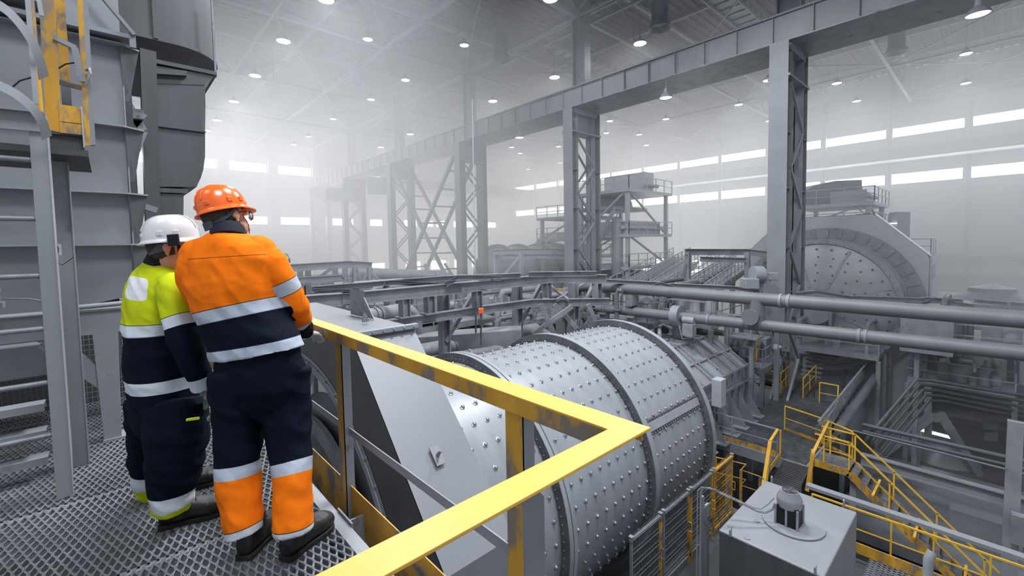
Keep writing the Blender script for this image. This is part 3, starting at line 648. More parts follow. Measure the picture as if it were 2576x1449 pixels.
# gear guard: octagonal housing with a round opening
def gear_guard(name, label, cat, x0, x1, yc, zc, A, H, Rop, zbot, mface, mside):
    """A: half width, H: height of the roof above the axis; corners cut at 45 degrees"""
    t = thing(name, label, cat, (x0, yc, zbot)); c = A-2.5*A/5.1
    out = [(yc-A, zbot), (yc-A, zc+H-(A-2.5*A/5.1)), (yc-2.5*A/5.1, zc+H), (yc+2.5*A/5.1, zc+H), (yc+A, zc+H-(A-2.5*A/5.1)), (yc+A, zbot)]
    # side skin
    m = MB()
    for a, b in zip(out[:-1], out[1:]): m.prism([(x0, a[0], a[1]), (x0, b[0], b[1]), (x1, b[0], b[1]), (x1, a[0], a[1])], V((0, (b[1]-a[1]), -(b[0]-a[0]))).normalized()*.02)
    m.build('side_skin', mside, t)
    # faces with the opening: ring of quads from circle to outline
    def face(x, name, mat):
        m = MB(); N = 96; P = []
        for k in range(N+1):
            a = 2*pi*k/N; dy, dz = -cos(a), sin(a); best = 1e9
            for p, q in zip(out, out[1:]+out[:1]):
                ex, ez = q[0]-p[0], q[1]-p[1]; den = dy*ez-dz*ex
                if abs(den) < 1e-9: continue
                s = ((p[0]-yc)*ez-(p[1]-zc)*ex)/den; u = ((p[0]-yc)*dz-(p[1]-zc)*dy)/den
                if s > 0 and -1e-6 <= u <= 1+1e-6: best = min(best, s)
            P.append(((x, yc+dy*Rop, zc+dz*Rop), (x, yc+dy*best, zc+dz*best)))
        for k in range(N):
            a, b = P[k]; c, d = P[k+1]; m.add([a, b, d, c], [(0, 1, 2, 3)])
        m.build(name, mat, t)
    face(x0, 'front_face', mface); face(x1, 'back_face', mside)
    m = MB(); m.lathe([(Rop-.03, x0-.03), (Rop+.09, x0-.03), (Rop+.09, x0), (Rop+.02, x0), (Rop-.03, x0+.05), (Rop-.03, x1)], (0, yc, zc), (1, 0, 0), 96)
    for k in range(60): p = ang(yc, zc, Rop+.16, k*6); m.lathe([(.001, -.03), (.025, -.03), (.025, 0)], p+V((x0, 0, 0)), (1, 0, 0), 6)
    m.lathe([(Rop+.12, x0-.008), (Rop+.20, x0-.008)], (0, yc, zc), (1, 0, 0), 96)
    m.build('opening_rim', M['steel'], t, 40)
    return t
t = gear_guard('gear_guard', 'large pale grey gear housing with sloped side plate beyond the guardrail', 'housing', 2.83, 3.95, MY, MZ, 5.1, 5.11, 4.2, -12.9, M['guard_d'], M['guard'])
m = MB(); m.bx(2.80, 3.99, 6.86, 6.98, -1.45, -1.38)
for k in range(6): m.lathe([(.001, .03), (.02, .03), (.022, 0)], (2.95+k*.19, 6.86, -1.415), (0, -1, 0), 8)
m.bx(2.81, 2.83, 4.38, 4.5, -12, -4.05); m.build('edge_flange', M['steel'], t)
m = MB(); p = at(1192, 1388, X=3.35); q = V((0, -.71, .71))
m.obox((3.35, 5.35, -3.02), V((.07, 0, 0)), V((0, .10, .10)), q*.01); m.lathe([(.001, .12), (.02, .11), (.03, 0)], (3.35, 5.33, -3.0), q, 8); m.build('lifting_lug', M['steel'], t)
m = MB(); c = at(920, 810, Z=-1.40); m.prism([c+V((-.06, 0, 0)), c+V((.06, 0, 0)), c+V((.03, 0, .14)), c+V((0, 0, .17)), c+V((-.04, 0, .13))], (0, .03, 0)); m.build('lifting_lug', M['steel_m'], t)
m = MB(); a = at(893, 793, Z=-1.42); b = at(927, 800, Z=-1.42)
m.prism([a+V((0, .2, 0)), b+V((0, .2, 0)), b+V((.03, .2, .52)), a+V((0, .2, .55))], (0, .02, 0))
for f in (0, .5, 1): q = a.lerp(b, f); m.prism([q+V((0, .2, .4)), q+V((0, -.25, 0)), q+V((0, .2, 0))], (.02, 0, 0))
m.build('bracket', M['steel'], t)

# big background mill on the right and its guard
t = mill('ball_mill', 'big pale mill head with a bolted face right of the nearest column', 7.7, -4.3, 4.25, [34.0, 35.6], hi=False)
m = MB(); m.lathe([(4.0, 34.0), (3.4, 33.75), (1.1, 33.5), (1.1, 32.6), (.01, 32.6)], (0, 7.7, -4.3), (1, 0, 0), 72); m.build('head_plate', M['mill'], t, 30)
m = MB()
for k in range(8):
    a = k*45+20; p0 = ang(7.7, -4.3, 1.2, a); p1 = ang(7.7, -4.3, 3.8, a); m.beam(p0+V((33.48, 0, 0)), p1+V((33.82, 0, 0)), .16, .07, up=(1, 0, 0))
m.build('radial_strip', M['steel_l'], t)
m = MB(); random.seed(3)
for rr, kk in ((1.6, 12), (2.1, 16), (2.6, 20), (3.1, 24), (3.6, 28)):
    for k in range(kk):
        a = 360*(k+.3*(rr % 1))/kk; m.lathe([(.001, -.10), (.06, -.08), (.07, 0)], ang(7.7, -4.3, rr, a)+V((33.5+.13*(rr-1.1), 0, 0)), (1, 0, 0), 6)
b = m.build('head_bolt', M['mill_d'], t); b['kind'] = 'stuff'
m = MB(); m.lathe([(4.2, 35.7), (4.95, 35.7), (4.95, 36.2), (4.2, 36.2)], (0, 7.7, -4.3), (1, 0, 0), 72)
for k in range(40): p = ang(7.7, -4.3, 4.62, k*9); m.obox(p+V((35.66, 0, 0)), V((.05, 0, 0)), (p-V((0, 7.7, -4.3))).normalized()*.3, V((1, 0, 0)).cross((p-V((0, 7.7, -4.3))).normalized())*.09)
m.build('ring_gear', M['steel_m'], t, 40)
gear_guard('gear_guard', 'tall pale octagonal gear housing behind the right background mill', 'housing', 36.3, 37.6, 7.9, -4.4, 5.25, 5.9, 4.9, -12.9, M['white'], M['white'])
# background mill left of the second column
t = mill('ball_mill', 'far pale mill drum left of the second lattice column', 36.3, -4.3, 4.3, [31.0, 34.0, 37.2, 40.4], hi=False)
m = MB(); m.lathe([(4.0, 31), (3.3, 30.7), (1.0, 30.2), (1.0, 29.4), (.01, 29.4)], (0, 36.3, -4.3), (1, 0, 0), 56); m.build('head_plate', M['mill'], t, 30)
m = MB()
for i in range(3):
    for j in range(40):
        for k in range(4): p = ang(36.3, -4.3, 4.0, j*9); m.lathe([(.08, 0), (.001, .1)], p+V((31.5+3.15*i+k*.7, 0, 0)), (p-V((0, 36.3, -4.3))).normalized(), 5)
for rr, kk in ((1.6, 10), (2.4, 16), (3.2, 22)):
    for k in range(kk): m.lathe([(.001, -.12), (.08, 0)], ang(36.3, -4.3, rr, 360*k/kk)+V((30.6, 0, 0)), (1, 0, 0), 5)
b = m.build('liner_bolt', M['mill_d'], t); b['kind'] = 'stuff'
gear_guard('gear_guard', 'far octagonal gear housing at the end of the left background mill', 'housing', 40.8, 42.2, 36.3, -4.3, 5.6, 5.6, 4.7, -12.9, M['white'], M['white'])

# ================================================================== RIBBED DISCHARGE HOOD
t = thing('discharge_hood', 'ribbed pale hood with sloping roof behind the mill discharge end', 'hood', (20, 10.5, -8.7))
hx0, hx1 = 15.4, 23.6; ey, ez, ry, rz = 8.35, -6.3, 10.1, -5.05; by = 13.6
m = MB(); m.prism([(hx0, ey, -8.6), (hx0, ey, ez), (hx0, ry, rz), (hx0, 12.0, rz), (hx0, by, ez), (hx0, by, -8.6)], (hx1-hx0, 0, 0)); m.build('casing', M['mill'], t)
sl = V((0, ry-ey, rz-ez)).normalized(); sn = V((0, -sl.z, sl.y))
k = 0; x = hx0+.3
for x in [16.0, 17.2, 18.3, 18.6, 19.5, 19.85, 20.8, 21.7, 22.5, 22.75, 23.4]:
    m = MB(); m.beam(V((x, ey, ez))+sn*.05, V((x, ry, rz))+sn*.05, .12, .10, up=sn); m.beam((x, ry, rz+.05), (x, 12, rz+.05), .12, .10); m.beam((x, ey-.06, ez), (x, ey-.06, -8.5), .12, .12, up=(0, -1, 0)); m.build('rib', M['steel_m'], t)
m = MB(); f = .5; p = V((0, ey, ez)).lerp(V((0, ry, rz)), f)+sn*.06
m.beam(V((hx0, 0, 0))+p, V((hx1, 0, 0))+p, .12, .08, up=sn); m.beam((hx0, ey-.05, ez), (hx1, ey-.05, ez), .10, .12); m.beam((hx0, ey-.10, -7.0), (hx1, ey-.10, -7.0), .14, .10); m.beam((hx0, ry, rz+.04), (hx1, ry, rz+.04), .14, .1); m.beam((hx0, 11.1, rz+.06), (hx1, 11.1, rz+.06), .14, .08); m.build('stringer', M['steel_m'], t)
for x in (16.6, 17.8, 19.0, 20.2, 21.3, 22.3, 23.2): m = MB(); m.prism([(x, ey-.1, -7.4), (x, ey-.1, -8.68), (x, ey-.85, -8.68)], (.03, 0, 0)); m.bx(x-.25, x+.25, ey-.9, ey, -8.7, -8.66); m.build('gusset', M['steel_m'], t)
m = MB(); p = at(1705, 850, Z=-5.0); m.lathe([(.27, 0), (.27, .85), (.36, .85), (.36, 1.0), (.30, 1.0), (.30, 1.06), (.01, 1.06)], p, n=20); m.build('vent_pipe', M['steel'], t, 40)
m = MB(); m.tube([at(x, y, Z=-4.6) for x, y in ((1659, 845), (1659, 822), (1668, 818), (1695, 828))], .10, 10); m.build('bent_pipe', M['steel'], t, 40)
m = MB(); p = at(1796, 985, Y=7.9); m.bx(p.x-.25, p.x+.25, 7.5, 7.9, p.z-.55, p.z+.6); tag(m.build('control_box', M['white'], bevel=.02), 'white control box beside the mill flange in front of the hood', 'box')

# ================================================================== OPERATING DECK AND FENCE
ZD = -8.7
m = MB(); m.bx(4.0, 14.6, .6, 5.75, ZD-.3, ZD); tag(m.build('machine_deck', M['floor']), 'stained concrete deck under the fence and the grey cabinet', 'deck')
FX = [8.34, 9.78, 11.24, 12.68, 14.12]; FY = 5.4
WN = ['nearest', 'second', 'third', 'fourth']
for i in range(4):
    x0, x1 = FX[i]+.045, FX[i+1]-.045; yel = i >= 3
    t = thing('fence_panel', '%s wire mesh guard panel along the mill, %s' % (WN[i], ['dusty grey at the bottom of the photo', 'grey with worn yellow posts', 'grey top with yellow stained posts', 'yellow framed at the far end']
              [i]), 'fence', ((x0+x1)/2, FY, ZD), 'mesh guard panels along the mill')
    top = ZD+2.0; m = MB(); mt = M['yel_w'] if i > 0 else M['galv']
    m.bx(x0-.03, x1+.03, FY-.04, FY+.02, top-.07, top); m.build('top_bar', M['galv'] if i < 3 else M['yel_top'], t)
    m = MB(); m.bx(x0, x1, FY-.02, FY+.02, ZD+.12, ZD+.20); m.build('bottom_bar', M['yel_s'] if i == 3 else M['galv'], t)
    for x in (x0, x1-.06):
        m = MB(); m.bx(x, x+.06, FY-.03, FY+.03, ZD, top+.03); m.mat(1).bx(x-.02, x+.08, FY-.05, FY+.05, top+.03, top+.045); m.build('post', [M['yel_s'] if i == 3 else M['yel_w'] if x > x0 or i == 2 else M['galv'], M['galv']], t)
    m = MB(); x = x0+.1
    while x < x1-.1: m.bx(x-.004, x+.004, FY-.004, FY+.004, ZD+.16, top+.09); x += .055
    for z in [ZD+.3+.32*k for k in range(6)]:
        m.bx(x0+.05, x1-.05, FY-.012, FY-.004, z-.004, z+.004); m.bx(x0+.05, x1-.05, FY-.05, FY-.042, z+.055, z+.063); m.bx(x0+.05, x1-.05, FY-.012, FY-.004, z+.11, z+.118)
    m.build('wire_mesh', M['yel_w'] if i == 3 else M['galv'], t)
    m = MB(); m.tube([(x1-.1, FY-.05, top-.8), (x1-.1, FY-.13, top-.8), (x1-.1, FY-.13, top-1.05), (x1-.1, FY-.05, top-1.05)], .012, 6); m.build('handle', M['yel'] if i > 0 else M['galv'], t)

# cabinet with fan motor on top
t = thing('drive_cabinet', 'big pale grey cabinet with a fan motor on its dusty roof', 'cabinet', (11.3, 3.1, ZD))
cx0, cx1, cy0, cy1, cz = 9.84, 12.82, 2.06, 4.05, -6.5
m = MB(); m.prism([(cx0, cy0, ZD+.05), (cx1, cy0, ZD+.05), (cx1, cy1, ZD+.05), (cx0, cy1, ZD+.05)], (0, 0, cz-ZD-.06)); m.build('body', M['cab'], t, bevel=.03)
m = MB(); m.bx(cx0-.005, cx0-.001, cy0+.03, cy1-.02, ZD+.1, cz-.04); m.build('door', M['duct'], t)
m = MB(); p = at(1991, 1331, Z=cz)
for q in (at(1837, 1345, Z=cz), at(1941, 1211, Z=cz), at(2122, 1271, Z=cz), at(2050, 1440, Z=cz)): m.prism([q+V((-.04, -.02, -.03)), q+V((.04, -.02, -.03)), q+V((.04, -.02, .12)), q+V((0, -.02, .16)), q+V((-.04, -.02, .12))], (0, .03, 0))
m.build('lifting_eye', M['steel'], t)
m = MB()
for q in (at(1837, 1323, Z=cz), at(1880, 1353, Z=cz), at(1904, 1310, Z=cz)): m.lathe([(.06, .004), (.05, .012), (.001, .012)], q+V((0, 0, -.004)), n=14)
m.build('roof_plug', M['steel_m'], t)
mc = at(1985, 1318, Z=cz); mc.z = cz
m = MB(); m.lathe([(.62, 0), (.62, .03), (.001, .031)], (mc.x+.10, mc.y-.05, cz), n=48); m.build('base_ring', M['cab'], t, 40)
k_ = .68
def sc_(L): return [(r*k_, h*k_) for r, h in L]
m = MB(); m.lathe(sc_([(.30, .02), (.30, .62), (.26, .64), (.26, .70)]), mc, n=28); m.mat(1)
for dx, dy in ((-.32, -.32), (-.32, 0), (-.32, .32), (.3, -.33)): m.obox(mc+V((dx, dy, .36))*k_, V((.02, 0, 0)), V((0, .02, 0)), V((0, 0, .34*k_)))
m.mat(0).obox(mc+V((-.28, 0, .36))*k_, V((.005, 0, 0)), V((0, .32*k_, 0)), V((0, 0, .34*k_))); m.obox(mc+V((0, -.31, .36))*k_, V((.3*k_, 0, 0)), V((0, .006, 0)), V((0, 0, .34*k_)))
m.build('motor_stand', [M['black'], M['steel_l']], t, 40)
m = MB(); m.lathe(sc_([(.30, .60), (.36, .64), (.38, .86), (.36, .95), (.27, 1.09), (.26, 1.15), (.001, 1.16)]), mc, n=32); m.build('fan_cowl', M['cab'], t, 40)
m = MB()
for r in (.07, .11, .15, .19, .22): m.tube([mc+V((r*cos(a*pi/12), r*sin(a*pi/12), 1.17))*k_ for a in range(24)], .006, 5, closed=True)
m.lathe(sc_([(.05, 1.175), (.001, 1.18)]), mc, n=12); m.obox(mc+V((0, 0, 1.172))*k_, V((.23*k_, 0, 0)), V((0, .015, 0)), V((0, 0, .004))); m.build('fan_grille', M['steel_d'], t)
m = MB(); m.tube([at(x, y, D=d) for x, y, d in ((1760, 1449, 10.3), (1762, 1330, 10.3), (1763, 1240, 10.3), (1768, 1229, 10.3), (1785, 1228, 10.35), (1830, 1250, 10.2), (1870, 1268, 10.15), (1905, 1286, 10.1), (1925, 1290, 10.1), (1943, 1282, 10.05), (1950, 1266, 10.0))], .022, 8)
m.tube([at(x, y, D=d) for x, y, d in ((1752, 1449, 10.25), (1755, 1235, 10.25), (1765, 1225, 10.25), (1800, 1232, 10.4), (1850, 1255, 10.2), (1895, 1277, 10.15), (1915, 1280, 10.1), (1935, 1266, 10.05), (1948, 1252, 10.0))], .013, 8)
tag(m.build('power_cable', M['steel_m'], None, 40), 'pair of grey cables arching onto the cabinet roof', 'cable')
m = MB(); a = at(1778, 1268, D=10.6); m.bx(a.x-.08, a.x+.08, a.y-.03, a.y+.03, ZD, a.z); m.bx(a.x-.3, a.x-.2, a.y-.03, a.y+.03, ZD, a.z+.3); m.bx(a.x-.32, a.x+.1, a.y-.04, a.y-.03, a.z-.02, a.z+.02)
tag(m.build('cable_post', M['steel_m']), 'dark steel cable post between the fence and the cabinet', 'post')
m = MB(); m.prism([(6.4, 3.3, ZD), (9.3, 3.6, ZD), (9.3, 4.6, ZD), (6.4, 4.9, ZD)], (0, 0, .7)); m.bx(6.6, 7.2, 4.95, 5.2, ZD, ZD+1.1); tag(m.build('pump_skid', M['steel_d'], bevel=.05), 'dark machine skid below the fence at the bottom edge', 'skid')

# ================================================================== GRATING DECK, RAMP, STAIRS
def rail(name, label, pts, h=1.1, mat='yel', mid=(.55,), spacing=1.4, kick=None, r=.024, group=None, posts=None, kmat='yel_s'):
    """guardrail along deck points"""
    t = thing(name, label, 'railing', pts[0], group); pts = [V(p) for p in pts]
    m = MB()
    for a, b in zip(pts[:-1], pts[1:]): m.beam(a+V((0, 0, h)), b+V((0, 0, h)), r*2, r*2)
    m.build('top_rail', M[mat], t)
    if mid:
        m = MB()
        for a, b in zip(pts[:-1], pts[1:]):
            for q in mid: m.beam(a+V((0, 0, q)), b+V((0, 0, q)), r*1.2, r*1.2)
        m.build('mid_rail', M[mat], t)
    if kick:
        m = MB()
        for a, b in zip(pts[:-1], pts[1:]): m.beam(a+V((0, 0, kick/2)), b+V((0, 0, kick/2)), .01, kick)
        m.build('kick_plate', M[kmat], t)
    for a, b in zip(pts[:-1], pts[1:]):
        L = (b-a).length; n = max(1, round(L/spacing))
        for k in range(n+1):
            if k == 0 and a != pts[0]: continue
            p = a.lerp(b, k/n); m = MB(); m.beam(p, p+V((0, 0, h)), r*1.8, r*1.8, up=(1, 0, 0)); m.build('post', M[mat], t)
    return t
def slatdeck(name, label, x0, x1, y0, y1, z, th=.04, pitch=.045, mat='grate', along='x', grp=None):
    m = MB(); q = y0
    while q < y1: m.bx(x0, x1, q, q+.008, z-th, z); q += pitch
    q = x0
    while q < x1: m.bx(q, q+.01, y0, y1, z-th*.8, z-.002); q += .12
    m.bx(x0, x1, y0, y1, z-th-.3, z-th-.25)
    return tag(m.build(name, M[mat]), label, 'deck', grp)
k = 0
for x0 in (19.4, 20.85, 22.3, 23.75, 25.2, 26.65):
    k += 1
    slatdeck('grating_deck', 'bar grating strip of the lower deck beside the hood, number %s from the lens' % ['one', 'two', 'three', 'four', 'five', 'six'][k-1], x0, x0+1.42, 4.75 if x0 < 25 else 5.6, 8.0, ZD, grp='bar grating strips of the lower deck')
t = thing('deck_substructure', 'grey channel frame under the lower grating deck', 'frame', (19.4, 6.3, ZD-.4))
m = MB(); m.bx(19.30, 19.38, 4.7, 9.5, ZD-.42, ZD); m.bx(19.3, 28, 4.62, 4.70, ZD-.3, ZD); m.build('edge_channel', M['steel_m'], t)
for y in (4.9, 7.5):
    for x in (19.4, 27.0): m = MB(); m.bx(x, x+.2, y, y+.2, ZF, ZD-.4); m.build('leg', M['steel_m'], t)
rail('deck_railing', 'grey topped railing with yellow kick plate on the near edge of the lower deck', [(19.4, 9.2, ZD), (19.4, 5.7, ZD)], mat='steel_l', kick=.2, mid=(.55,))
# yellow stanchions at both sides of the ramp
m = MB(); m.beam((19.4, 5.7, ZD+1.1), (18.05, 5.55, ZD+1.1), .09, .06); m.beam((18.05, 5.55, ZD+1.1), (16.9, 5.5, ZD-.9), .12, .05, up=(1, 0, 0)); m.beam((18.35, 5.6, ZD+1.0), (17.9, 5.6, ZD-.4), .06, .05, up=(1, 0, 0)); m.beam((19.4, 5.6, ZD), (19.4, 5.6, ZD+1.1), .06, .06, up=(1, 0, 0)); m.beam((19.4, 5.6, ZD+.1), (18.0, 5.5, ZD+.1), .02, .2)
tag(m.build('ramp_handrail', M['yel_top']), 'bent yellow handrail on the left of the dark ramp', 'railing')
m = MB(); a, b, c = at(2085, 1060, Z=ZD+1.1), at(2045, 1140, Z=ZD+1.1), at(2030, 1235, Z=ZD-.3); m.beam(a, b, .09, .06); m.beam(b, c, .12, .05, up=(1, 0, 0)); m.beam(a, a-V((0, 0, 1.1)), .06, .06, up=(1, 0, 0)); m.beam(b+V((.3, .1, 0)), b+V((.3, .1, -1.3)), .06, .06, up=(1, 0, 0))
tag(m.build('ramp_handrail', M['yel_top']), 'bent yellow handrail on the right of the dark ramp, beside the stairs', 'railing')
m = MB(); n = 14
for i in range(n):
    f0 = i/n; x = 19.3-1.5*f0; z = ZD-.02-.35*f0; m.bx(x-.10, x-.005, 4.55, 5.45, z-.03, z)
m.mat(1); m.bx(17.74, 17.80, 4.5, 5.5, ZD-.52, ZD-.36)
for i in range(7): m.mat(2); y = 4.55+i*.14; m.prism([(17.735, y, ZD-.51), (17.735, y+.06, ZD-.51), (17.735, y+.10, ZD-.37), (17.735, y+.04, ZD-.37)], (-.004, 0, 0))
tag(m.build('access_ramp', [M['steel_d'], M['black'], M['yel']]), 'dark ribbed ramp with black and yellow striped edge leading off the deck', 'ramp')
# zigzag yellow rail under the deck
m = MB(); P = [at(x, y, D=15.5) for x, y in ((1800, 1150), (1876, 1168), (1864, 1182), (1912, 1199), (1922, 1205))]; m.tube(P, .025, 6); Q = [p-V((0, 0, .55)) for p in P]; m.tube(Q, .02, 6)
for p in (P[0], P[2], P[3]): m.beam(p, p-V((0, 0, 1.3)), .08, .05, up=(1, 0, 0))
tag(m.build('corner_railing', M['yel_s']), 'small stepped yellow railing between the fence end and the ramp', 'railing')
# stairs going down to the right (towards minus Y)
sx0, sx1 = 20.1, 21.1; sy0 = 3.5; top = ZD; run = 4.7; drop = 4.2
t = thing('yellow_staircase', 'yellow sided steel staircase descending to the right below the pipes', 'stairs', (20.6, .6, ZF))
for x in (sx0, sx1):
    m = MB(); m.beam((x, sy0+1.1, top-.12), (x, sy0, top-.12), .03, .26); m.beam((x, sy0, top-.12), (x, sy0-run, top-drop-.12), .03, .28); m.build('stringer', M['yel_s'], t)
n = 17
for i in range(n): y = sy0-run*(i+.5)/n; z = top-drop*(i+.5)/n; m = MB(); m.bx(sx0, sx1, y-.13, y+.13, z-.03, z); m.build('tread', M['grate'], t)
m = MB(); m.bx(sx0, sx1, sy0, sy0+1.1, top-.04, top); m.build('landing', M['grate'], t)
for x in (sx0, sx1):
    m = MB(); m.beam((x, sy0+1.1, top+1.05), (x, sy0, top+1.05), .05, .05); m.beam((x, sy0, top+1.05), (x, sy0-run, top-drop+1.05), .05, .05); m.build('handrail', M['yel'], t)
    m = MB(); m.beam((x, sy0+1.1, top+.55), (x, sy0, top+.55), .03, .03); m.beam((x, sy0, top+.55), (x, sy0-run, top-drop+.55), .03, .03); m.build('mid_rail', M['yel_top'], t)
    for f in (-.17, 0, .25, .5, .75, 1):
        y = sy0-run*f; z = top-drop*max(0, f); m = MB(); m.beam((x, y, z), (x, y, z+1.05), .05, .05, up=(1, 0, 0)); m.build('baluster', M['yel'], t)
for f in (.16, .4, .66, .9): y = sy0-run*f; z = top-drop*f+.02; m = MB(); m.beam((sx0-.3, y, z+.1), (sx1+.2, y, z+.1), .07, .05); m.build('cross_arm', M['yel'], t)
for y in (3.4, -.6): m = MB(); m.bx(20.3, 20.45, y-.1, y+.1, ZF, top-.25 if y > 0 else top-3.9); m.build('support', M['steel'], t)
rail('stair_landing_railing', 'yellow railing around the stair landing next to the deck corner', [(22.4, 6.3, ZD), (21.9, 4.75, ZD), (21.2, 3.6, ZD)], spacing=1.2, kick=.12)
rail('long_deck_railing', 'grey handrail along the right edge of the lower deck running away', [(21.5, 4.6, ZD), (29.0, 4.9, ZD)], mat='steel_l', spacing=1.5)
rail('corner_gate', 'small yellow gate railing at the far right corner of the deck', [(25.8, 5.0, ZD), (27.4, 5.3, ZD), (27.4, 6.1, ZD)], spacing=.8)
rail('bridge_railing', 'yellow framed railing on the right of the dark stair bridge', [(27.6, 6.9, ZD), (31.0, 7.1, ZD)], spacing=1.7, kick=.12)
rail('bridge_railing', 'yellow topped railing on the left of the dark stair bridge at the column', [(28.1, 9.3, ZD), (27.8, 8.05, ZD), (31.5, 8.3, ZD)], spacing=1.4, kick=.12)
slatdeck('bridge_deck', 'plain dark bridge deck between the two yellow railings', 28.1, 31.5, 7.0, 8.1, ZD, pitch=.09)
t = thing('bridge_steps', 'dark open steps climbing from the bridge deck', 'stairs', (31.8, 7.6, ZD)); 
for i in range(5): m = MB(); m.bx(31.5+.28*i, 31.8+.28*i, 7.0, 8.1, ZD+.2+.22*i, ZD+.24+.22*i); m.build('tread', M['steel'], t)
m = MB(); m.bx(32.8, 35, 6.4, 9.8, ZD+1.25, ZD+1.3); m.build('top_landing', M['steel'], t)
# near walkway with timber-grey beam
m = MB(); m.prism([(16.5, 4.0, ZD+.53), (16.75, 4.0, ZD+.53), (16.75, -4, ZD+.53), (16.5, -4, ZD+.53)], (0, 0, .10)); tag(m.build('dusty_beam', M['steel_l']), 'long dusty grey beam above the yellow walkway handrail', 'beam')
rail('walkway_railing', 'long yellow railing of the walkway right of the cabinet', [(16.2, 3.75, ZD-.6), (16.2, -4, ZD-.6)], h=1.15, spacing=1.9, mid=(.55,), kick=None)
m = MB(); m.bx(14.3, 14.33, -3, 3.6, ZD+.32, ZD+.60); tag(m.build('kick_plate_strip', M['yel_s']), 'yellow toe plate strip beside the cabinet walkway', 'plate')
grating('walkway_grating', 12.9, 14.3, -2.0, 2.0, ZD+.32, 'diamond grating walkway right of the cabinet at the bottom edge', None, sw=.10, lw=.2, w=.03)
m = MB(); p = at(2335, 1425, D=9.5); m.tube([p+V((0, 0, -1.5)), p+V((0, 0, .15)), p+V((.1, -.05, .3))], .085, 16); tag(m.build('stub_pipe', M['pipe_l'], None, 40), 'dusty upright pipe stub at the bottom right edge', 'pipe')
# grey crane runway beam over the pit, rails, inclined pipes
m = MB(); a, b = at(2182, 1158, Z=-9.2), at(2576, 1268, Z=-9.2); m.ibeam(a+(a-b)*.05, b+(b-a)*.5, .3, .45, .04); tag(m.build('runway_beam', M['steel_l']), 'heavy grey I beam crossing behind the yellow staircase', 'beam')
for k, (p, q, r, lb) in enumerate((((2170, 1068), (2576, 1160), .09, 'upper'), ((2170, 1085), (2576, 1180), .07, 'middle'), ((2085, 1068), (2576, 1192), .04, 'thin bright'))):
    m = MB(); a, b = at(*p, Z=-8.9+.12*k), at(*q, Z=-8.9+.12*k); m.tube([a, b+(b-a)*.4], r, 10); tag(m.build('pit_pipe', M['pipe'] if k < 2 else M['steel_l'], None, 40), '%s horizontal pipe crossing above the pit at right' % lb, 'pipe', 'pipes crossing above the pit')
ch = []
for k in range(5):
    m = MB(); P = [at(x, y, D=21+k*.3) for x, y in ((2175+k*12, 1110+k*9), (2305+k*8, 955+k*13), (2340+k*8, 957+k*13), (2600, 1000+k*14))]; m.tube(P, .08, 8)
    tag(m.build('bent_pipe_run', M['duct'], None, 40), '%s of five dark parallel pipes bending round the pit corner' % ['topmost', 'second from top', 'middle', 'fourth from top', 'lowest'][k], 'pipe', 'parallel pipes round the pit corner')
for k, (p, q) in enumerate((((2190, 910), (2065, 1085)), ((2215, 930), (2110, 1080)), ((2195, 895), (2060, 1060)))):
    m = MB(); a, b = at(*p, Z=-7.9 if k < 2 else -7.3), at(*q, Z=-8.3 if k < 2 else -7.5); m.tube([a, b], (.24, .2, .05)[k], 14)
    tag(m.build('slanting_pipe', M['pipe'] if k < 2 else M['steel_l'], None, 40), ['thick dark pipe beside the long deck railing', 'second thick dark pipe next to the deck railing', 'thin pale handrail above the thick dark pipes'][k], 'pipe')
# pit bracing and lamp
t = thing('pit_trestle', 'dark crossed steel frame inside the pit at right', 'frame', at(2380, 1150, D=24))
for a, b, w in (((2345, 1045), (2210, 1150), .35), ((2365, 1040), (2490, 1240), .35), ((2345, 1050), (2365, 1050), .4)):
    m = MB(); m.beam(at(*a, D=24), at(*b, D=24), w*.8, w); m.build('brace', M['steel_m'], t)
m = MB(); m.beam(at(2335, 965, D=24.3), at(2335, 1090, D=24.3), .3, .3); m.build('post', M['steel_m'], t)
m = MB(); m.beam(at(2555, 1060, D=14), at(2535, 1500, D=14), .35, .35, up=(1, 0, 0)); m.obox(at(2560, 1330, D=13.6), V((.15, 0, 0)), V((0, .15, 0)), V((0, 0, .45))); tag(m.build('pit_column', M['steel_m']), 'dark grey steel column at the right edge near the pit', 'column')
t = thing('tube_lamp', 'bright fluorescent tube lamp down in the pit', 'lamp', at(2350, 1085, D=25)); m = MB(); a, b = at(2305, 1078, D=25), at(2390, 1100, D=25); m.tube([a, b], .08, 8); m.build('tube', M['tube'], t)
m = MB(); m.beam(a+V((0, 0, .14)), b+V((0, 0, .14)), .3, .06); m.build('reflector', M['white'], t)
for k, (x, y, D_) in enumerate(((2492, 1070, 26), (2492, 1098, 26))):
    m = MB(); c = at(x, y, D=D_); m.obox(c, RT*.4, FW*.05, V((0, 0, .25))); tag(m.build('painted_lit_opening', M['white']), '%s lit opening in the dark pit wall, its glow painted plain white' % ['upper', 'lower'][k], 'panel')  # lit openings as white boxes, their glow put into the colour
m = MB(); a = at(2230, 1150, Z=-12.6); m.bx(23, 32, -3, 4.5, -12.9, -12.4); m.bx(25, 26.5, -1, 1, -12.4, -11.2); tag(m.build('lower_machine', M['guard']), 'pale conical machine base in the pit under the tube lamp', 'machine')
m = MB(); p = at(2370, 1150, D=26); m.lathe([(2.4, -1.6), (1.6, 0), (.9, .9), (.01, 1.0)], p, n=28); tag(m.build('pit_hopper', M['guard'], None, 40), 'pale rounded hopper lit by the tube lamp in the pit', 'hopper')
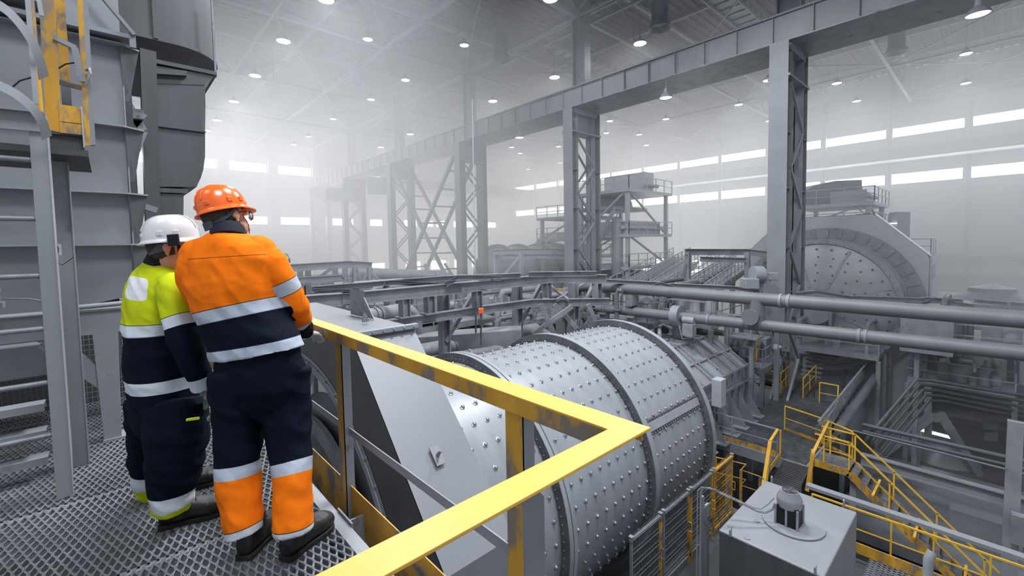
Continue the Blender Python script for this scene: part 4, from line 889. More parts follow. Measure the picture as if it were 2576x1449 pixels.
for k, (x0, x1, y0, y1) in enumerate(((33, 60, -9, 3.5), (29.8, 33, 9.0, 14.5))):
    m = MB(); m.bx(x0, x1, y0, y1, ZD-1.0 if k == 0 else ZD-.4, ZD-.8 if k == 0 else ZD-.2); tag(m.build('upper_slab', M['floor']), ['wide dark slab beyond the pit at right', 'dark slab behind the lattice column foot'][k], 'slab')
# ================================================================== MONORAIL FRAMES ABOVE THE MILLS
def monorail(label, P, Q, h, legs, grp=None, mt='steel_m'):
    """octagonal double track of I beams: upper path P, lower path Q, and legs"""
    t = thing('monorail_frame', label, 'frame', P[0], grp)
    for a, b in zip(P[:-1], P[1:]):
        m = MB(); d = (V(b)-V(a)).normalized()*.15; m.ibeam(V(a)-d, V(b)+d, h*.75, h, h*.06); m.build('upper_beam', M[mt], t)
    for a, b in zip(Q[:-1], Q[1:]):
        m = MB(); d = (V(b)-V(a)).normalized()*.1; m.ibeam(V(a)-d, V(b)+d, h*.7, h*.8, h*.06); m.build('lower_beam', M[mt], t)
    for a, b in legs:
        m = MB(); m.ibeam(a, b, h*.7, h*.55, h*.05, up=(1, 0, 0)); m.build('leg', M['steel_m'], t)
    return t
def S(px, py, z): return at(px, py, Z=z)
zu, zl = -1.5-.2, -2.75
P = [S(770, 752+8, zu), S(872, 742+10, zu), S(1213, 708+10, zu), S(1397, 689+10, zu), S(1518, 692+10, zu)]
Q = [S(955, 815+5, zl), S(1213, 775+4, zl), S(1335, 757+5, zl), S(1528, 754+5, zl)]
legs = []
t = monorail('double ring of grey monorail beams above the mill, nearest one', P, Q, .42, legs)
def on(A, px):
    """point of the path A seen in image column px"""
    for a, b in zip(A[:-1], A[1:]):
        for k in range(60):
            p = a.lerp(b, k/60); x = CX+FP*p.dot(RT)/p.dot(FW)
            if abs(x-px) < 6: return p
    return A[-1]
for px in (1205, 1380, 1505):
    p = on(P, px); m = MB(); m.ibeam(p-V((0, 0, .2)), V((p.x, p.y, zl+.15)), .35, .3, .03, up=(1, 0, 0)); m.build('hanger', M['steel_m'], t)
for px in (1022, 1085):
    p = on(P, px); m = MB(); m.ibeam(p-V((0, 0, .2)), V((p.x, p.y, zl+.15)), .35, .3, .03, up=(1, 0, 0)); m.obox(V((p.x, p.y, zl+.2)), V((.3, 0, 0)), V((0, .25, 0)), V((0, 0, .02))); m.build('hanger', M['steel_m'], t)
p = on(P, 858); m = MB(); m.obox(p-V((0, 0, .5)), V((.16, 0, 0)), V((0, .12, 0)), V((0, 0, .3))); m.prism([p+V((-.1, 0, -.2)), p+V((.1, 0, -.2)), p+V((.2, 0, -.35)), p+V((.2, 0, -.8)), p+V((-.2, 0, -.8)), p+V((-.2, 0, -.35))], (0, .1, 0)); m.build('hanger', M['steel_m'], t)
for px, off in ((1140, 0), (1325, 0), (1468, 0)):
    p = on(Q, px); m = MB(); m.ibeam(V((p.x, p.y+.5, -1.9)), V((p.x, p.y+.5, -12.9)), .38, .34, .04, up=(1, 0, 0)); m.build('leg', M['steel_m'], t)
    m = MB(); m.beam(V((p.x, p.y+.45, -3.9)), V((p.x+1.6, p.y+.5, -2.0)), .16, .16); m.build('brace', M['steel_m'], t)
m = MB(); a, b = on(Q, 1345), on(P, 1500)
m.beam(S(1360, 700, -1.9), S(1430, 755, -2.6), .12, .12); m.beam(S(1495, 700, -1.9), S(1400, 755, -2.6), .12, .12)
m.beam(at(1440, 770, D=19), at(1340, 840, D=19), .18, .18); m.beam(at(1360, 765, D=19), at(1400, 850, D=19), .18, .18); m.beam(at(1480, 765, D=19), at(1510, 835, D=19), .18, .18); m.beam(at(1395, 765, D=19.5), at(1460, 835, D=19.5), .18, .18); m.build('brace', M['steel_m'], t)
# flat roof frames seen edge on behind the ring
m = MB()
for a, b in (((785, 727), (970, 712)), ((790, 731), (900, 733)), ((970, 712), (1120, 700)), ((990, 710), (1100, 716)), ((1120, 700), (1310, 693)), ((1150, 697), (1260, 699)), ((1330, 690), (1500, 688)), ((965, 735), (975, 712)), ((1120, 716), (1150, 700))):
    m.ibeam(at(*a, D=17), at(*b, D=17), .22, .2, .03)
tag(m.build('ring_rear_frame', M['steel_m']), 'flat grey beams of the far side of the nearest monorail ring', 'frame')
# second ring, farther left
P2 = [at(x, y, D=d) for x, y, d in ((700, 676, 24), (875, 665, 27), (930, 668, 28))]; Q2 = [at(x, y, D=d) for x, y, d in ((700, 708, 24), (862, 698, 26))]
t = monorail('second, hazier monorail ring behind the orange worker', P2, Q2, .42, [])
for px in (755, 775, 893, 930): m = MB(); m.beam(at(px, 674, D=26), at(px, 740, D=26), .26, .26, up=(1, 0, 0)); m.build('leg', M['steel_m'], t)
m = MB()
for a, b in (((800, 700), (836, 674)), ((905, 720), (930, 680)), ((930, 680), (955, 712)), ((893, 672), (915, 725))): m.beam(at(*a, D=26), at(*b, D=26), .16, .16)
m.build('brace', M['steel_m'], t)
for px in (843, 868): m = MB(); m.obox(at(px, 686, D=26), RT*.14, FW*.1, V((0, 0, .28))); m.build('hanger', M['steel_m'], t)
# portal over the left background mill and the right one
t = monorail('pale monorail frame in front of the far left mill drum', [at(1245, 635, D=38), at(1305, 632, D=39), at(1430, 631, D=41)], [at(1268, 646, D=38), at(1430, 644, D=41)], .4, [], None, 'white')
for px in (1247, 1311): m = MB(); m.beam(at(px, 633, D=38.5), at(px, 690, D=38.5), .3, .3, up=(1, 0, 0)); m.build('leg', M['white'], t)
m = MB(); m.beam(at(1310, 640, D=38.5), at(1270, 690, D=38.5), .2, .2); m.build('brace', M['white'], t)
t = monorail('grey monorail portal between the inclined conveyors and the right mill', [at(1728, 634, D=30), at(1882, 634, D=31), at(1932, 640, D=30)], [at(1765, 652, D=30), at(1872, 655, D=30)], .42, [])
for px in (1730, 1880): m = MB(); m.beam(at(px, 634, D=30), at(px, 740, D=30), .3, .3, up=(1, 0, 0)); m.build('leg', M['steel_m'], t)
m = MB(); m.beam(at(1730, 660, D=30), at(1706, 718, D=30), .22, .22); m.build('brace', M['steel_m'], t)

# ================================================================== PIPES
def pipe(name, label, pts, r, mat='pipe', n=20, bands=(), group=None):
    t = thing(name, label, 'pipe', pts[0], group); m = MB(); m.tube(pts, r, n); m.build('barrel', M[mat], t, 40)
    for a, b, f in bands:
        a = V(a); b = V(b); p = a.lerp(b, f); d = (b-a).normalized(); m = MB(); m.lathe([(r, -.05), (r*1.13, -.05), (r*1.13, .05), (r, .05)], p, d, 20); m.build('clamp', M['steel_m'], t)
    return t
XP = 20.6
a, b = V((XP, 15.6, -2.53)), V((XP, -4, -2.62))
t = pipe('slurry_pipe', 'upper of two long thick grey pipes running to the right edge', [V((XP, 17.6, -4.3)), V((XP, 17.3, -3.2)), V((XP, 16.6, -2.6)), a, b], .27, 'pipe', 28, [(a, b, f) for f in (.04, .49, .505)])
a, b = V((XP, 15.4, -3.76)), V((XP, -4, -3.62))
t = pipe('slurry_pipe', 'lower of two long thick grey pipes, with a valve ring above the hood', [a, b], .245, 'pipe', 28, [(a, b, f) for f in (.02, .03, .33, .42, .62, .63)])
m = MB(); p = V((XP, 10.55, -3.7)); m.lathe([(.24, -.2), (.52, -.2), (.52, .2), (.24, .2)], p, (0, 1, 0), 28); m.build('valve_ring', M['steel'], t, 40)
m = MB(); m.tube([p+V((-.3, -.45, -.1)), p+V((-.3, -1.0, -.1))], .17, 16); m.bx(XP-.6, XP-.2, 9.5, 10.0, -4.5, -3.95); m.tube([p+V((-.4, -.3, -.4)), p+V((-.5, -.5, -1.0)), p+V((-.4, -1.0, -.9)), p+V((-.4, -1.1, -.4))], .03, 6); m.build('valve_actuator', M['steel'], t, 40)
m = MB(); p = at(1905, 770, X=XP); m.tube([V((XP, p.y, -2.6)), V((XP, p.y, -3.7))], .30, 20); m.lathe([(.30, 0), (.30, .5), (.34, .5), (.34, .58), (.01, .58)], V((XP, p.y+.1, -3.3)), (-1, 0, 0), 24); m.build('tee_branch', M['pipe'], t, 40)
m = MB(); m.tube([at(x, y, X=XP-.5) for x, y in ((1566, 732), (1556, 730), (1551, 742), (1551, 810))], .12, 12); m.lathe([(.2, -.03), (.2, .03), (.1, .03)], at(1553, 779, X=XP-.5), (0, 0, 1), 14); tag(m.build('drain_elbow', M['pipe'], None, 40), 'thin elbow pipe dropping from the upper thick pipe behind the mill', 'pipe')
# saddles and posts under the two thick pipes
for k, (y, lb) in enumerate(((13.1, 'left'), (14.9, 'far left'))):
    m = MB(); m.bx(XP-.2, XP+.2, y-.2, y+.2, -9, -4.0); m.bx(XP-.3, XP+.3, y-.2, y+.2, -3.4, -2.85); m.bx(XP-.35, XP+.35, y-.25, y+.25, -4.05, -3.95); m.bx(XP+.1, XP+.3, y-.12, y+.12, -4, -2.9)
    tag(m.build('pipe_support', M['steel_m']), 'grey support column under the two thick pipes, %s one' % lb, 'support', 'supports under the thick pipes')
t = thing('pipe_walkway', 'narrow railed walkway under the thick pipes above the hood', 'walkway', (22.2, 8.5, -5.6)); wa, wb = at(1745, 787, X=24.6), at(1890, 792, X=24.6); zt = (wa.z+wb.z)/2; m = MB(); m.bx(24.5, 25.6, wb.y-.3, wa.y+3, zt-1.2, zt-1.1); m.build('deck', M['steel_m'], t)
m = MB()
for z in (zt, zt-.5): m.beam((24.6, wb.y, z), (24.6, wa.y+2, z), .05, .05)
for k in range(6): y = wb.y+(wa.y+2-wb.y)*k/5; m.beam((24.6, y, zt-1.1), (24.6, y, zt), .07, .07, up=(1, 0, 0))
m.bx(24.9, 25.1, wb.y, wb.y+.2, ZF, zt-1.2); m.bx(24.9, 25.1, wa.y+2, wa.y+2.2, ZF, zt-1.2)
m.build('handrail', M['steel'], t)
# two dusty pipes between the monorail ring and the mill
a, b = S(1040, 890, -4.5), S(1345, 831, -4.5); d = b-a
pipe('dusty_pipe', 'thick dusty pipe with a flange running behind the mill, upper one', [a-d*.4, b, b+d*.12+V((0, 0, -.5))], .36, 'pipe_l', 20, [(a, b, f) for f in (.28, .62, .8)])
a, b = S(1050, 903, -4.7)+V((0, -.9, 0)), S(1345, 853, -4.7)+V((0, -.9, 0)); d = b-a
pipe('dusty_pipe', 'thinner dark pipe in front of the thick dusty pipe', [a-d*.4, b], .26, 'pipe', 20, [(a, b, f) for f in (.3, .6)])
pts = [at(x, y, D=d) for x, y, d in ((925, 797, 16.5), (955, 792, 17), (1000, 783, 17.8), (1030, 786, 18.5), (1045, 800, 19), (1045, 840, 19))]
pipe('elbow_pipe', 'dusty elbow pipe with a sleeve behind the gear housing bracket', pts, .30, 'pipe_l', 18, [(pts[0], pts[2], .2), (pts[0], pts[2], .35)])
pts = [at(x, y, D=d) for x, y, d in ((880, 684, 30), (985, 690, 31), (1110, 694, 33), (1145, 706, 33))]
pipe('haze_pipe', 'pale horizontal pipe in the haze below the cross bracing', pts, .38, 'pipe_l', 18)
m = MB(); m.tube([at(x, y, D=32) for x, y in ((1066, 716), (1066, 700), (1075, 694), (1095, 694))], .14, 10); tag(m.build('vent_elbow', M['pipe_l'], None, 40), 'small pale vent elbow on the horizontal pipe in the haze', 'pipe')
m = MB(); a, b = at(1060, 845, D=20), at(1200, 818, D=20); m.obox((a+b)/2+V((0, 0, -.6)), (b-a)/2+RT*2, FH*.6, V((0, 0, .5))); tag(m.build('cable_duct', M['steel']), 'long grey box duct left of the mill behind the gear housing', 'duct')
# chain hoist with orange hook
t = thing('chain_hoist', 'small hoist with an orange hook block hanging from the monorail beam', 'hoist', on(Q, 1213))
m = MB(); p = at(1210, 782, D=15.5); m.obox(p, RT*.09, FH*.08, V((0, 0, .10))); m.build('hook_block', mk('hook_orange', (.75, .12, .02), .5), t, bevel=.03)
m = MB(); m.tube([p+V((0, 0, .5)), p], .02, 6); m.tube([p, at(1210, 812, D=15.5), at(1210, 868, D=15.5)], .03, 6); m.obox(at(1210, 810, D=15.5), RT*.1, FH*.1, V((0, 0, .1))); m.tube([at(1197, 790, D=15.6), at(1197, 838, D=15.6)], .03, 6); m.build('chain', M['steel_d'], t)
m = MB(); m.tube([at(1188, 250, D=30), at(1197, 780, D=30)], .03, 6); tag(m.build('hoist_rope', M['white']), 'thin white rope hanging from the girder beside the third column', 'rope')

# ================================================================== STRUCTURES IN THE HAZE
def tower(name, label, c, w, d, h, floors, mat='white', fill=.5, cat='tower', seed=1, rails=True):  # steel coloured white: paleness of the haze put into the colour
    """open steel tower: posts, decks, rails, diagonal braces and plant on the decks; c = base centre"""
    rnd = random.Random(seed); t = thing(name, label, cat, c); x0, x1, y0, y1 = c[0]-w/2, c[0]+w/2, c[1]-d/2, c[1]+d/2; z0 = c[2]
    for x in (x0, x1):
        for y in (y0, y1): m = MB(); m.bx(x-.15, x+.15, y-.15, y+.15, z0, z0+h); m.build('post', M[mat], t)
    for k, f in enumerate(floors):
        m = MB(); z = z0+h*f; m.bx(x0-.4, x1+.4, y0-.4, y1+.4, z-.25, z); m.build('deck', M[mat], t)
        if rails:
            m = MB()
            for q in (.55, 1.1):
                m.beam((x0-.4, y0-.4, z+q), (x1+.4, y0-.4, z+q), .06, .06); m.beam((x0-.4, y0-.4, z+q), (x0-.4, y1+.4, z+q), .06, .06)
            n = int(w/1.2)
            for i in range(n+1): m.beam((x0-.4+(w+.8)*i/n, y0-.4, z), (x0-.4+(w+.8)*i/n, y0-.4, z+1.1), .06, .06, up=(1, 0, 0))
            n = max(1, int(d/1.2))
            for i in range(n+1): m.beam((x0-.4, y0-.4+(d+.8)*i/n, z), (x0-.4, y0-.4+(d+.8)*i/n, z+1.1), .06, .06, up=(1, 0, 0))
            m.build('railing', M[mat], t)
        if rnd.random() < fill:
            m = MB(); a = rnd.uniform(x0, c[0]); b = rnd.uniform(c[0], x1); m.bx(a, b, y0+.3, y1-.3, z, z+rnd.uniform(.8, 2.0)); m.tube([(a-.5, y0+.2, z+.6), (b+.5, y0+.2, z+.6)], .18, 8); m.build('plant_box', M[mat], t)
    m = MB()
    for a, b in zip([0]+list(floors[:-1]), floors):
        s = rnd.choice((0, 1)); m.beam((x0 if s else x1, y0, z0+h*a), (x1 if s else x0, y0, z0+h*b), .14, .14); m.beam((x0, y0 if s else y1, z0+h*a), (x0, y1 if s else y0, z0+h*b), .14, .14)
    m.build('brace', M[mat], t); return t
def base(px, py, D_, z=ZF): p = at(px, py, D=D_); return (p.x, p.y, z)
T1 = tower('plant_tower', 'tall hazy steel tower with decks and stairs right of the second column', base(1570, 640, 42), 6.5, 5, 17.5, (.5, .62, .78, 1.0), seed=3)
p = at(1560, 560, D=39); m = MB(); m.beam(at(1495, 610, D=38), at(1545, 530, D=38), .9, .15); m.beam(at(1498, 600, D=37.5), at(1548, 522, D=37.5), .08, .08); m.beam(at(1510, 612, D=38.5), at(1556, 535, D=38.5), .08, .08); tag(m.build('tower_stair', M['steel_l']), 'steep pale stair flight on the hazy tower', 'stairs')
m = MB(); m.tube([at(x, y, D=38.5) for x, y in ((1553, 690), (1553, 575), (1556, 562), (1562, 558))], .5, 14); tag(m.build('tower_duct', M['steel_l'], None, 40), 'pale vertical duct on the hazy tower', 'duct')
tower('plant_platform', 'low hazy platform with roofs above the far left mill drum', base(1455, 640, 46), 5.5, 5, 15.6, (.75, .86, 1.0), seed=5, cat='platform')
m = MB(); c = at(1540, 525, D=43); m.lathe([(2.0, 0), (1.8, .7), (1.0, 1.2), (.01, 1.3)], c, n=20); m.bx(c.x-3, c.x+3, c.y-2, c.y+2, c.z-.3, c.z); tag(m.build('domed_tank', M['steel'], None, 40), 'domed tank on top of the hazy tower', 'tank')
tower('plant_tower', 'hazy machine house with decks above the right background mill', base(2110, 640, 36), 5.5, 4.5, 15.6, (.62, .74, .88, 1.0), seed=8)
m = MB(); c = at(2085, 505, D=35); m.prism([at(x, y, D=35) for x, y in ((2008, 492), (2045, 468), (2100, 455), (2168, 452), (2170, 480), (2172, 500), (2165, 520), (2012, 520))], FH*3.5); tag(m.build('curved_casing', M['steel']), 'dark curved casing crowning the right machine house', 'casing')
m = MB(); a = at(2160, 540, D=34.5); b = at(2205, 580, D=34.5); m.beam(a, b, .8, .12); m.beam(a+V((0, 0, .9)), b+V((0, 0, .9)), .06, .06); m.beam(a+V((0, 0, .45)), b+V((0, 0, .45)), .05, .05); tag(m.build('house_stair', M['steel_l']), 'short pale stair on the right side of the machine house', 'stairs')
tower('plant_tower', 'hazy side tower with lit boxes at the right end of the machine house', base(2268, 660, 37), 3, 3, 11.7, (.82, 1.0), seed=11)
m = MB()
for px in (2224, 2250): p = at(px, 562, D=35); m.obox(p, RT*.25, FH*.2, V((0, 0, .04)))
tag(m.build('strip_light', M['lamp_dim']), 'pair of small bright strip lights on the side tower', 'lamp')
m = MB(); p = at(2262, 572, D=35.2); m.obox(p, RT*.5, FH*.4, V((0, 0, 1.2))); tag(m.build('switch_box', M['white']), 'pale upright box on the side tower', 'box')
# inclined conveyors
def conveyor(label, a, b, w, seed):
    t = thing('inclined_conveyor', label, 'conveyor', a, 'inclined conveyor galleries'); a = V(a); b = V(b); d = (b-a).normalized(); s = d.cross(V((0, 0, 1))).normalized()
    m = MB(); m.obox((a+b)/2, s*(w/2), (b-a)/2, V((0, 0, .22))); m.build('belt_truss', M['steel'], t)
    for q in (-1, 1):
        m = MB(); o_ = s*(q*w*.5)
        for h_ in (.6, 1.1): m.beam(a+o_+V((0, 0, h_)), b+o_+V((0, 0, h_)), .06, .06)
        n = 12
        for i in range(n+1): p = a.lerp(b, i/n)+o_; m.beam(p, p+V((0, 0, 1.1)), .06, .06, up=(1, 0, 0))
        m.build('handrail', M['white'], t)
    m = MB()
    for f in (.25, .75): p = a.lerp(b, f); m.bx(p.x-.15, p.x+.15, p.y-.15, p.y+.15, ZF, p.z-.2)
    m.build('trestle', M['steel_l'], t)
conveyor('left inclined conveyor gallery rising to the right in the haze', at(1560, 735, D=33), at(1715, 652, D=42), 1.6, 1)
conveyor('second inclined conveyor gallery beside the left one', at(1610, 745, D=31), at(1735, 664, D=40), 1.4, 2)
conveyor('third inclined conveyor gallery, right of the middle', at(1690, 748, D=30), at(1830, 660, D=39), 1.4, 3)
conveyor('rightmost inclined conveyor gallery ending at the big mill', at(1750, 752, D=29), at(1868, 672, D=36), 1.3, 4)
for k, (x0, x1, y0, y1, D_) in enumerate(((1652, 1672, 650, 664, 55), (1700, 1762, 655, 668, 55), (1738, 1772, 678, 684, 50), (1619, 1640, 674, 684, 52), (1840, 1852, 662, 670, 45))):
    m = MB(); a, b = at(x0, y1, D=D_), at(x1, y0, D=D_); c = (a+b)/2; m.obox(c, RT*((x1-x0)/2/FP*D_), FH*.05, V((0, 0, (y1-y0)/2/FP*D_)))
    tag(m.build('bright_opening', M['daylight']), 'small daylight opening low behind the conveyors, %s' % ['upper left one', 'widest one in the middle', 'thin lower one', 'left of the handrails', 'nearest the right mill'][k], 'opening', 'daylight openings behind the conveyors')
# motor on the pipe bridge
t = thing('drive_motor', 'pale round motor on a stand left of the nearest column', 'motor', at(1905, 720, D=24)); m = MB(); c = at(1905, 690, D=22.5); m.tube([c-RT*.25, c+RT*.25], .42, 18); m.build('drum', M['steel_l'], t, 40)
m = MB(); m.obox(c+RT*.75-V((0, 0, .1)), RT*.25, FH*.2, V((0, 0, .2))); m.obox(at(1885, 713, D=22.3), RT*.35, FH*.3, V((0, 0, .26))); m.obox(at(1925, 718, D=22.6), RT*.2, FH*.2, V((0, 0, .5))); m.build('gearbox', M['steel_l'], t, bevel=.04)
# flat frames along the pipe
m = MB()
for a, b in (((1515, 706), (1660, 714)), ((1640, 720), (1660, 714)), ((1660, 714), (1690, 722)), ((1685, 717), (1840, 724)), ((1840, 724), (1930, 735)), ((1900, 729), (1990, 737)), ((2000, 740), (2050, 735)), ((2050, 735), (2140, 750)), ((2140, 748), (2320, 754)), ((2320, 762), (2345, 752)), ((2345, 752), (2450, 772)), ((2320, 752), (2420, 757)), ((2450, 757), (2576, 767))):
    m.ibeam(at(*a, D=24), at(*b, D=24), .3, .22, .03)
tag(m.build('roof_frame', M['steel']), 'flat bent grey beams just above the upper thick pipe', 'frame')
m = MB(); p = at(2495, 752, D=32); m.lathe([(2.2, 0), (1.3, .5), (1.2, .8), (.01, 1.1)], p, n=24); m.bx(p.x-4, p.x+4, p.y-3, p.y+3, ZF, p.z); tag(m.build('conical_roof', M['steel'], None, 40), 'low conical lid at the right edge above the upper pipe', 'roof')
# deck clutter: pump stations, tanks and pipe racks in the middle distance
def station(k, px, py, D_, w, d, h, label, seed, mat='steel'):
    """platform with pumps, pipes and rails; py is the floor line"""
    rnd = random.Random(seed); c = at(px, py, D=D_); t = thing('pump_station', label, 'equipment', c)
    x0, x1, y0, y1 = c.x-w/2, c.x+w/2, c.y-d/2, c.y+d/2; z = c.z
    m = MB(); m.bx(x0, x1, y0, y1, z-.3, z); m.build('base_deck', M['steel_m'], t)
    for i in range(4):
        x = rnd.uniform(x0+.5, x1-.5); y = rnd.uniform(y0+.3, y1-.3); m = MB(); r = rnd.uniform(.25, .5)
        m.lathe([(r, 0), (r, h*.5), (r*.6, h*.6), (r*.25, h*.62), (r*.25, h*.8), (.01, h*.8)], (x, y, z), n=14); m.build('vessel', M[mat], t, 40)
    for i in range(5):
        m = MB(); y = rnd.uniform(y0, y1); zz = z+rnd.uniform(.3, h); r = rnd.uniform(.08, .2); xa = rnd.uniform(x0, c.x); xb = rnd.uniform(c.x, x1)
        m.tube([(xa, y, z), (xa, y, zz-.2), (xa+.2, y, zz), (xb-.2, y, zz), (xb, y, zz-.2), (xb, y, z)], r, 10); m.build('pipe_loop', M[rnd.choice(('pipe', 'pipe_l'))], t, 40)
    m = MB()
    for q in (.55, 1.1): m.beam((x0, y0, z+q), (x1, y0, z+q), .05, .05); m.beam((x0, y0, z+q), (x0, y1, z+q), .05, .05)
    n = int(w/1.1)
    for i in range(n+1): m.beam((x0+w*i/n, y0, z), (x0+w*i/n, y0, z+1.1), .05, .05, up=(1, 0, 0))
    m.build('railing', M['steel_l'], t)
    n = int(w/2)
    for i in range(n+1):
        for y in (y0, y1): m = MB(); m.bx(x0+w*i/n-.1, x0+w*i/n+.1, y-.1, y+.1, ZF, z-.3); m.build('leg', M['steel_m'], t)
    for i in range(2):
        m = MB(); x = rnd.uniform(x0+.5, x1-1.5); y = rnd.uniform(y0+.2, y1-1); m.bx(x, x+rnd.uniform(.8, 1.6), y, y+.8, z, z+rnd.uniform(.6, 1.4)); m.build('machine_box', M[rnd.choice(('steel', 'steel_l', 'steel_m'))], t)
    return t
for args in ((0, 960, 790, 21, 5, 4, 1.5, 'pump station with pipes right behind the elbow pipe', 21), (0, 1090, 800, 23, 5, 4, 1.5, 'crowded pipework below the left end of the lower monorail beam', 22),
             (0, 1230, 800, 26, 5, 5, 1.7, 'pump station seen under the monorail beam beside the orange hook', 23), (0, 1330, 790, 29, 6, 5, 1.9, 'machines with rails between the hook and the second column', 24),
             (0, 1410, 760, 35, 6, 4, 1.6, 'pump deck below the far left mill drum', 25), (0, 830, 735, 31, 7, 5, 1.3, 'pale pump deck in the haze behind the second monorail ring', 26),
             (0, 1030, 730, 37, 8, 5, 1.1, 'hazy pump deck left of the third column', 27), (0, 1620, 790, 27, 6, 4, 2.2, 'pump deck between the two thick pipes, left part', 28), (0, 1760, 795, 25, 4, 3, 2.0, 'pump deck between the two thick pipes, middle part', 29),
             (0, 2130, 860, 28, 6, 4, 2.2, 'machine deck right of the nearest column under the lower pipe', 30), (0, 2450, 850, 24, 6, 4, 2.4, 'pale machine deck at the right edge under the thick pipes', 31),
             (0, 2420, 930, 26, 8, 4, 1.6, 'dark railed deck beyond the pit at the right edge', 32), (0, 2060, 905, 33, 5, 4, 2.0, 'machine deck beyond the bridge steps', 33), (0, 1880, 900, 27, 4, 3, 1.5, 'instrument station between the hood and the nearest column', 34)):
    station(*args)
for k, px in enumerate((1378, 1404)):
    m = MB(); p = at(px, 735, D=33); m.obox(p, RT*.32, FH*.3, V((0, 0, .28))); m.obox(p-V((0, 0, .4)), RT*.22, FH*.2, V((0, 0, .15))); tag(m.build('yellow_bin', M['yel_s'], bevel=.03), '%s of two small dusty yellow bins under the second column' % ('left' if k == 0 else 'right'), 'bin', 'dusty yellow bins')
m = MB(); p = at(1894, 938, D=25); m.obox(p, RT*.55, FH*.1, V((0, 0, .55))); m.obox(p+RT*.12-FH*.12, RT*.3, FH*.02, V((0, 0, .3))); m.obox(p-V((0, 0, 1.2)), RT*.1, FH*.1, V((0, 0, .8))); tag(m.build('notice_board', M['white']), 'pale panel board standing left of the nearest column foot', 'board')
for k, px in enumerate((1951, 1962)):
    m = MB(); p = at(px, 872, D=21); m.obox(p, RT*(.09 if k == 0 else .06), FH*.01, V((0, 0, .11 if k == 0 else .06))); tag(m.build('wall_notice', M['white']), '%s white notice on the column foot' % ('larger' if k == 0 else 'smaller'), 'sign')
m = MB(); m.beam(at(1890, 850, D=25.5), at(1903, 950, D=25.5), .08, .08, up=(1, 0, 0)); m.beam(at(1908, 850, D=25.5), at(1897, 950, D=25.5), .08, .08, up=(1, 0, 0)); tag(m.build('rusty_prop', M['yel_w']), 'crossed brown yellow props left of the nearest column', 'prop')
m = MB(); p = at(2340, 800, D=24); m.bx(p.x-2, p.x+2, p.y-1, p.y+1, p.z-1.6, p.z+.6); tag(m.build('wall_block', M['steel_m']), 'dark block wall between the thick pipes right of the big mill', 'wall')
m = MB(); p = at(2564, 935, D=24); m.obox(p, RT*.35, FH*.3, V((0, 0, .65))); m.obox(p-V((0, 0, .6))-RT*.55, RT*.3, FH*.3, V((0, 0, .05))); tag(m.build('white_cabinet', M['white']), 'white electrical cabinet at the right edge beyond the pit', 'cabinet')
# overhead crane cabin far left under the girder
t = thing('crane_cabin', 'pale crane cab with platform and ladder hanging under the far end of the girder', 'crane', at(855, 490, D=68)); m = MB(); c = at(862, 490, D=66)
m.obox(c, RT*1.9, FH*1.2, V((0, 0, .85))); m.obox(c+V((0, 0, -1.0)), RT*2.6, FH*1.2, V((0, 0, .1))); m.obox(at(955, 470, D=62), RT*1.4, FH*1.2, V((0, 0, 1.2))); m.build('cab', M['steel_l'], t)
m = MB()
for dx in (-2.4, -.8, .8, 2.4): m.beam(c+RT*dx+V((0, 0, -1)), c+RT*dx+V((0, 0, 1.2)), .08, .08)
m.beam(c+RT*-2.4+V((0, 0, 1.2)), c+RT*2.4+V((0, 0, 1.2)), .08, .08); m.build('railing', M['steel_l'], t)
m = MB(); a, b = at(872, 600, D=66), at(868, 500, D=66)
for s in (-.3, .3): m.beam(a+RT*s, b+RT*s, .06, .06)
for i in range(16): p = a.lerp(b, i/16); m.beam(p-RT*.3, p+RT*.3, .05, .05)
m.build('ladder', M['steel_l'], t)
m = MB(); a = at(1230, 420, D=62); 
m.bx(29.3, 72.7, 68.5, 70.2, 9.8, 11.5); m.bx(29.3, 72.7, 72.5, 74.2, 9.8, 11.5); tag(m.build('bridge_crane', M['steel_l']), 'pale overhead bridge crane crossing the far end of the right bay', 'crane')
m = MB(); m.bx(72.6, 75.3, YB, 60, 9.6, 11.0); tag(m.build('wall_girder', M['truss']), 'pale crane runway girder along the right wall between the window rows', 'girder')
# ================================================================== THE TWO WORKERS
def facing(deg):
    a = radians(deg); f = FH*cos(a)+RH*sin(a); r = RH*cos(a)-FH*sin(a); return r, f
def ring(c, r, f, hw, hd, e=2.4, n=32):
    P = []
    for j in range(n):
        t = 2*pi*j/n; a, b = cos(t), sin(t)
        P.append(V(c) + r*(hw*math.copysign(abs(a)**(2/e), a)) + f*(hd*math.copysign(abs(b)**(2/e), b)))
    return P
def loft(m, rings):
    n = len(rings[0]); b = len(m.v)
    for R_ in rings: m.v += [tuple(p) for p in R_]
    for i in range(len(rings)-1):
        for j in range(n):
            k = (j+1) % n; m.f.append((b+i*n+j, b+i*n+k, b+(i+1)*n+k, b+(i+1)*n+j)); m.m.append(0)
    for i, rev in ((0, True), (len(rings)-1, False)):
        c = sum(rings[i], V((0, 0, 0)))/n; m.v.append(tuple(c)); ci = len(m.v)-1
        for j in range(n):
            k = (j+1) % n; a, d = b+i*n+j, b+i*n+k
            m.f.append((ci, d, a) if rev else (ci, a, d)); m.m.append(0)
def cr(P, n=5):
    """Catmull-Rom through tuples (Vector, radius)"""
    Q = []
    for i in range(len(P)-1):
        p0, p1, p2, p3 = P[max(0, i-1)], P[i], P[i+1], P[min(len(P)-1, i+2)]
        for k in range(n):
            f = k/n; h = lambda a, b, c, d: (b*2+(c-a)*f+(a*2-b*5+c*4-d)*(f*f)+(a*-1+b*3-c*3+d)*(f**3))*.5
            Q.append((h(p0[0], p1[0], p2[0], p3[0]), h(p0[1], p1[1], p2[1], p3[1])))
    Q.append(P[-1]); return Q
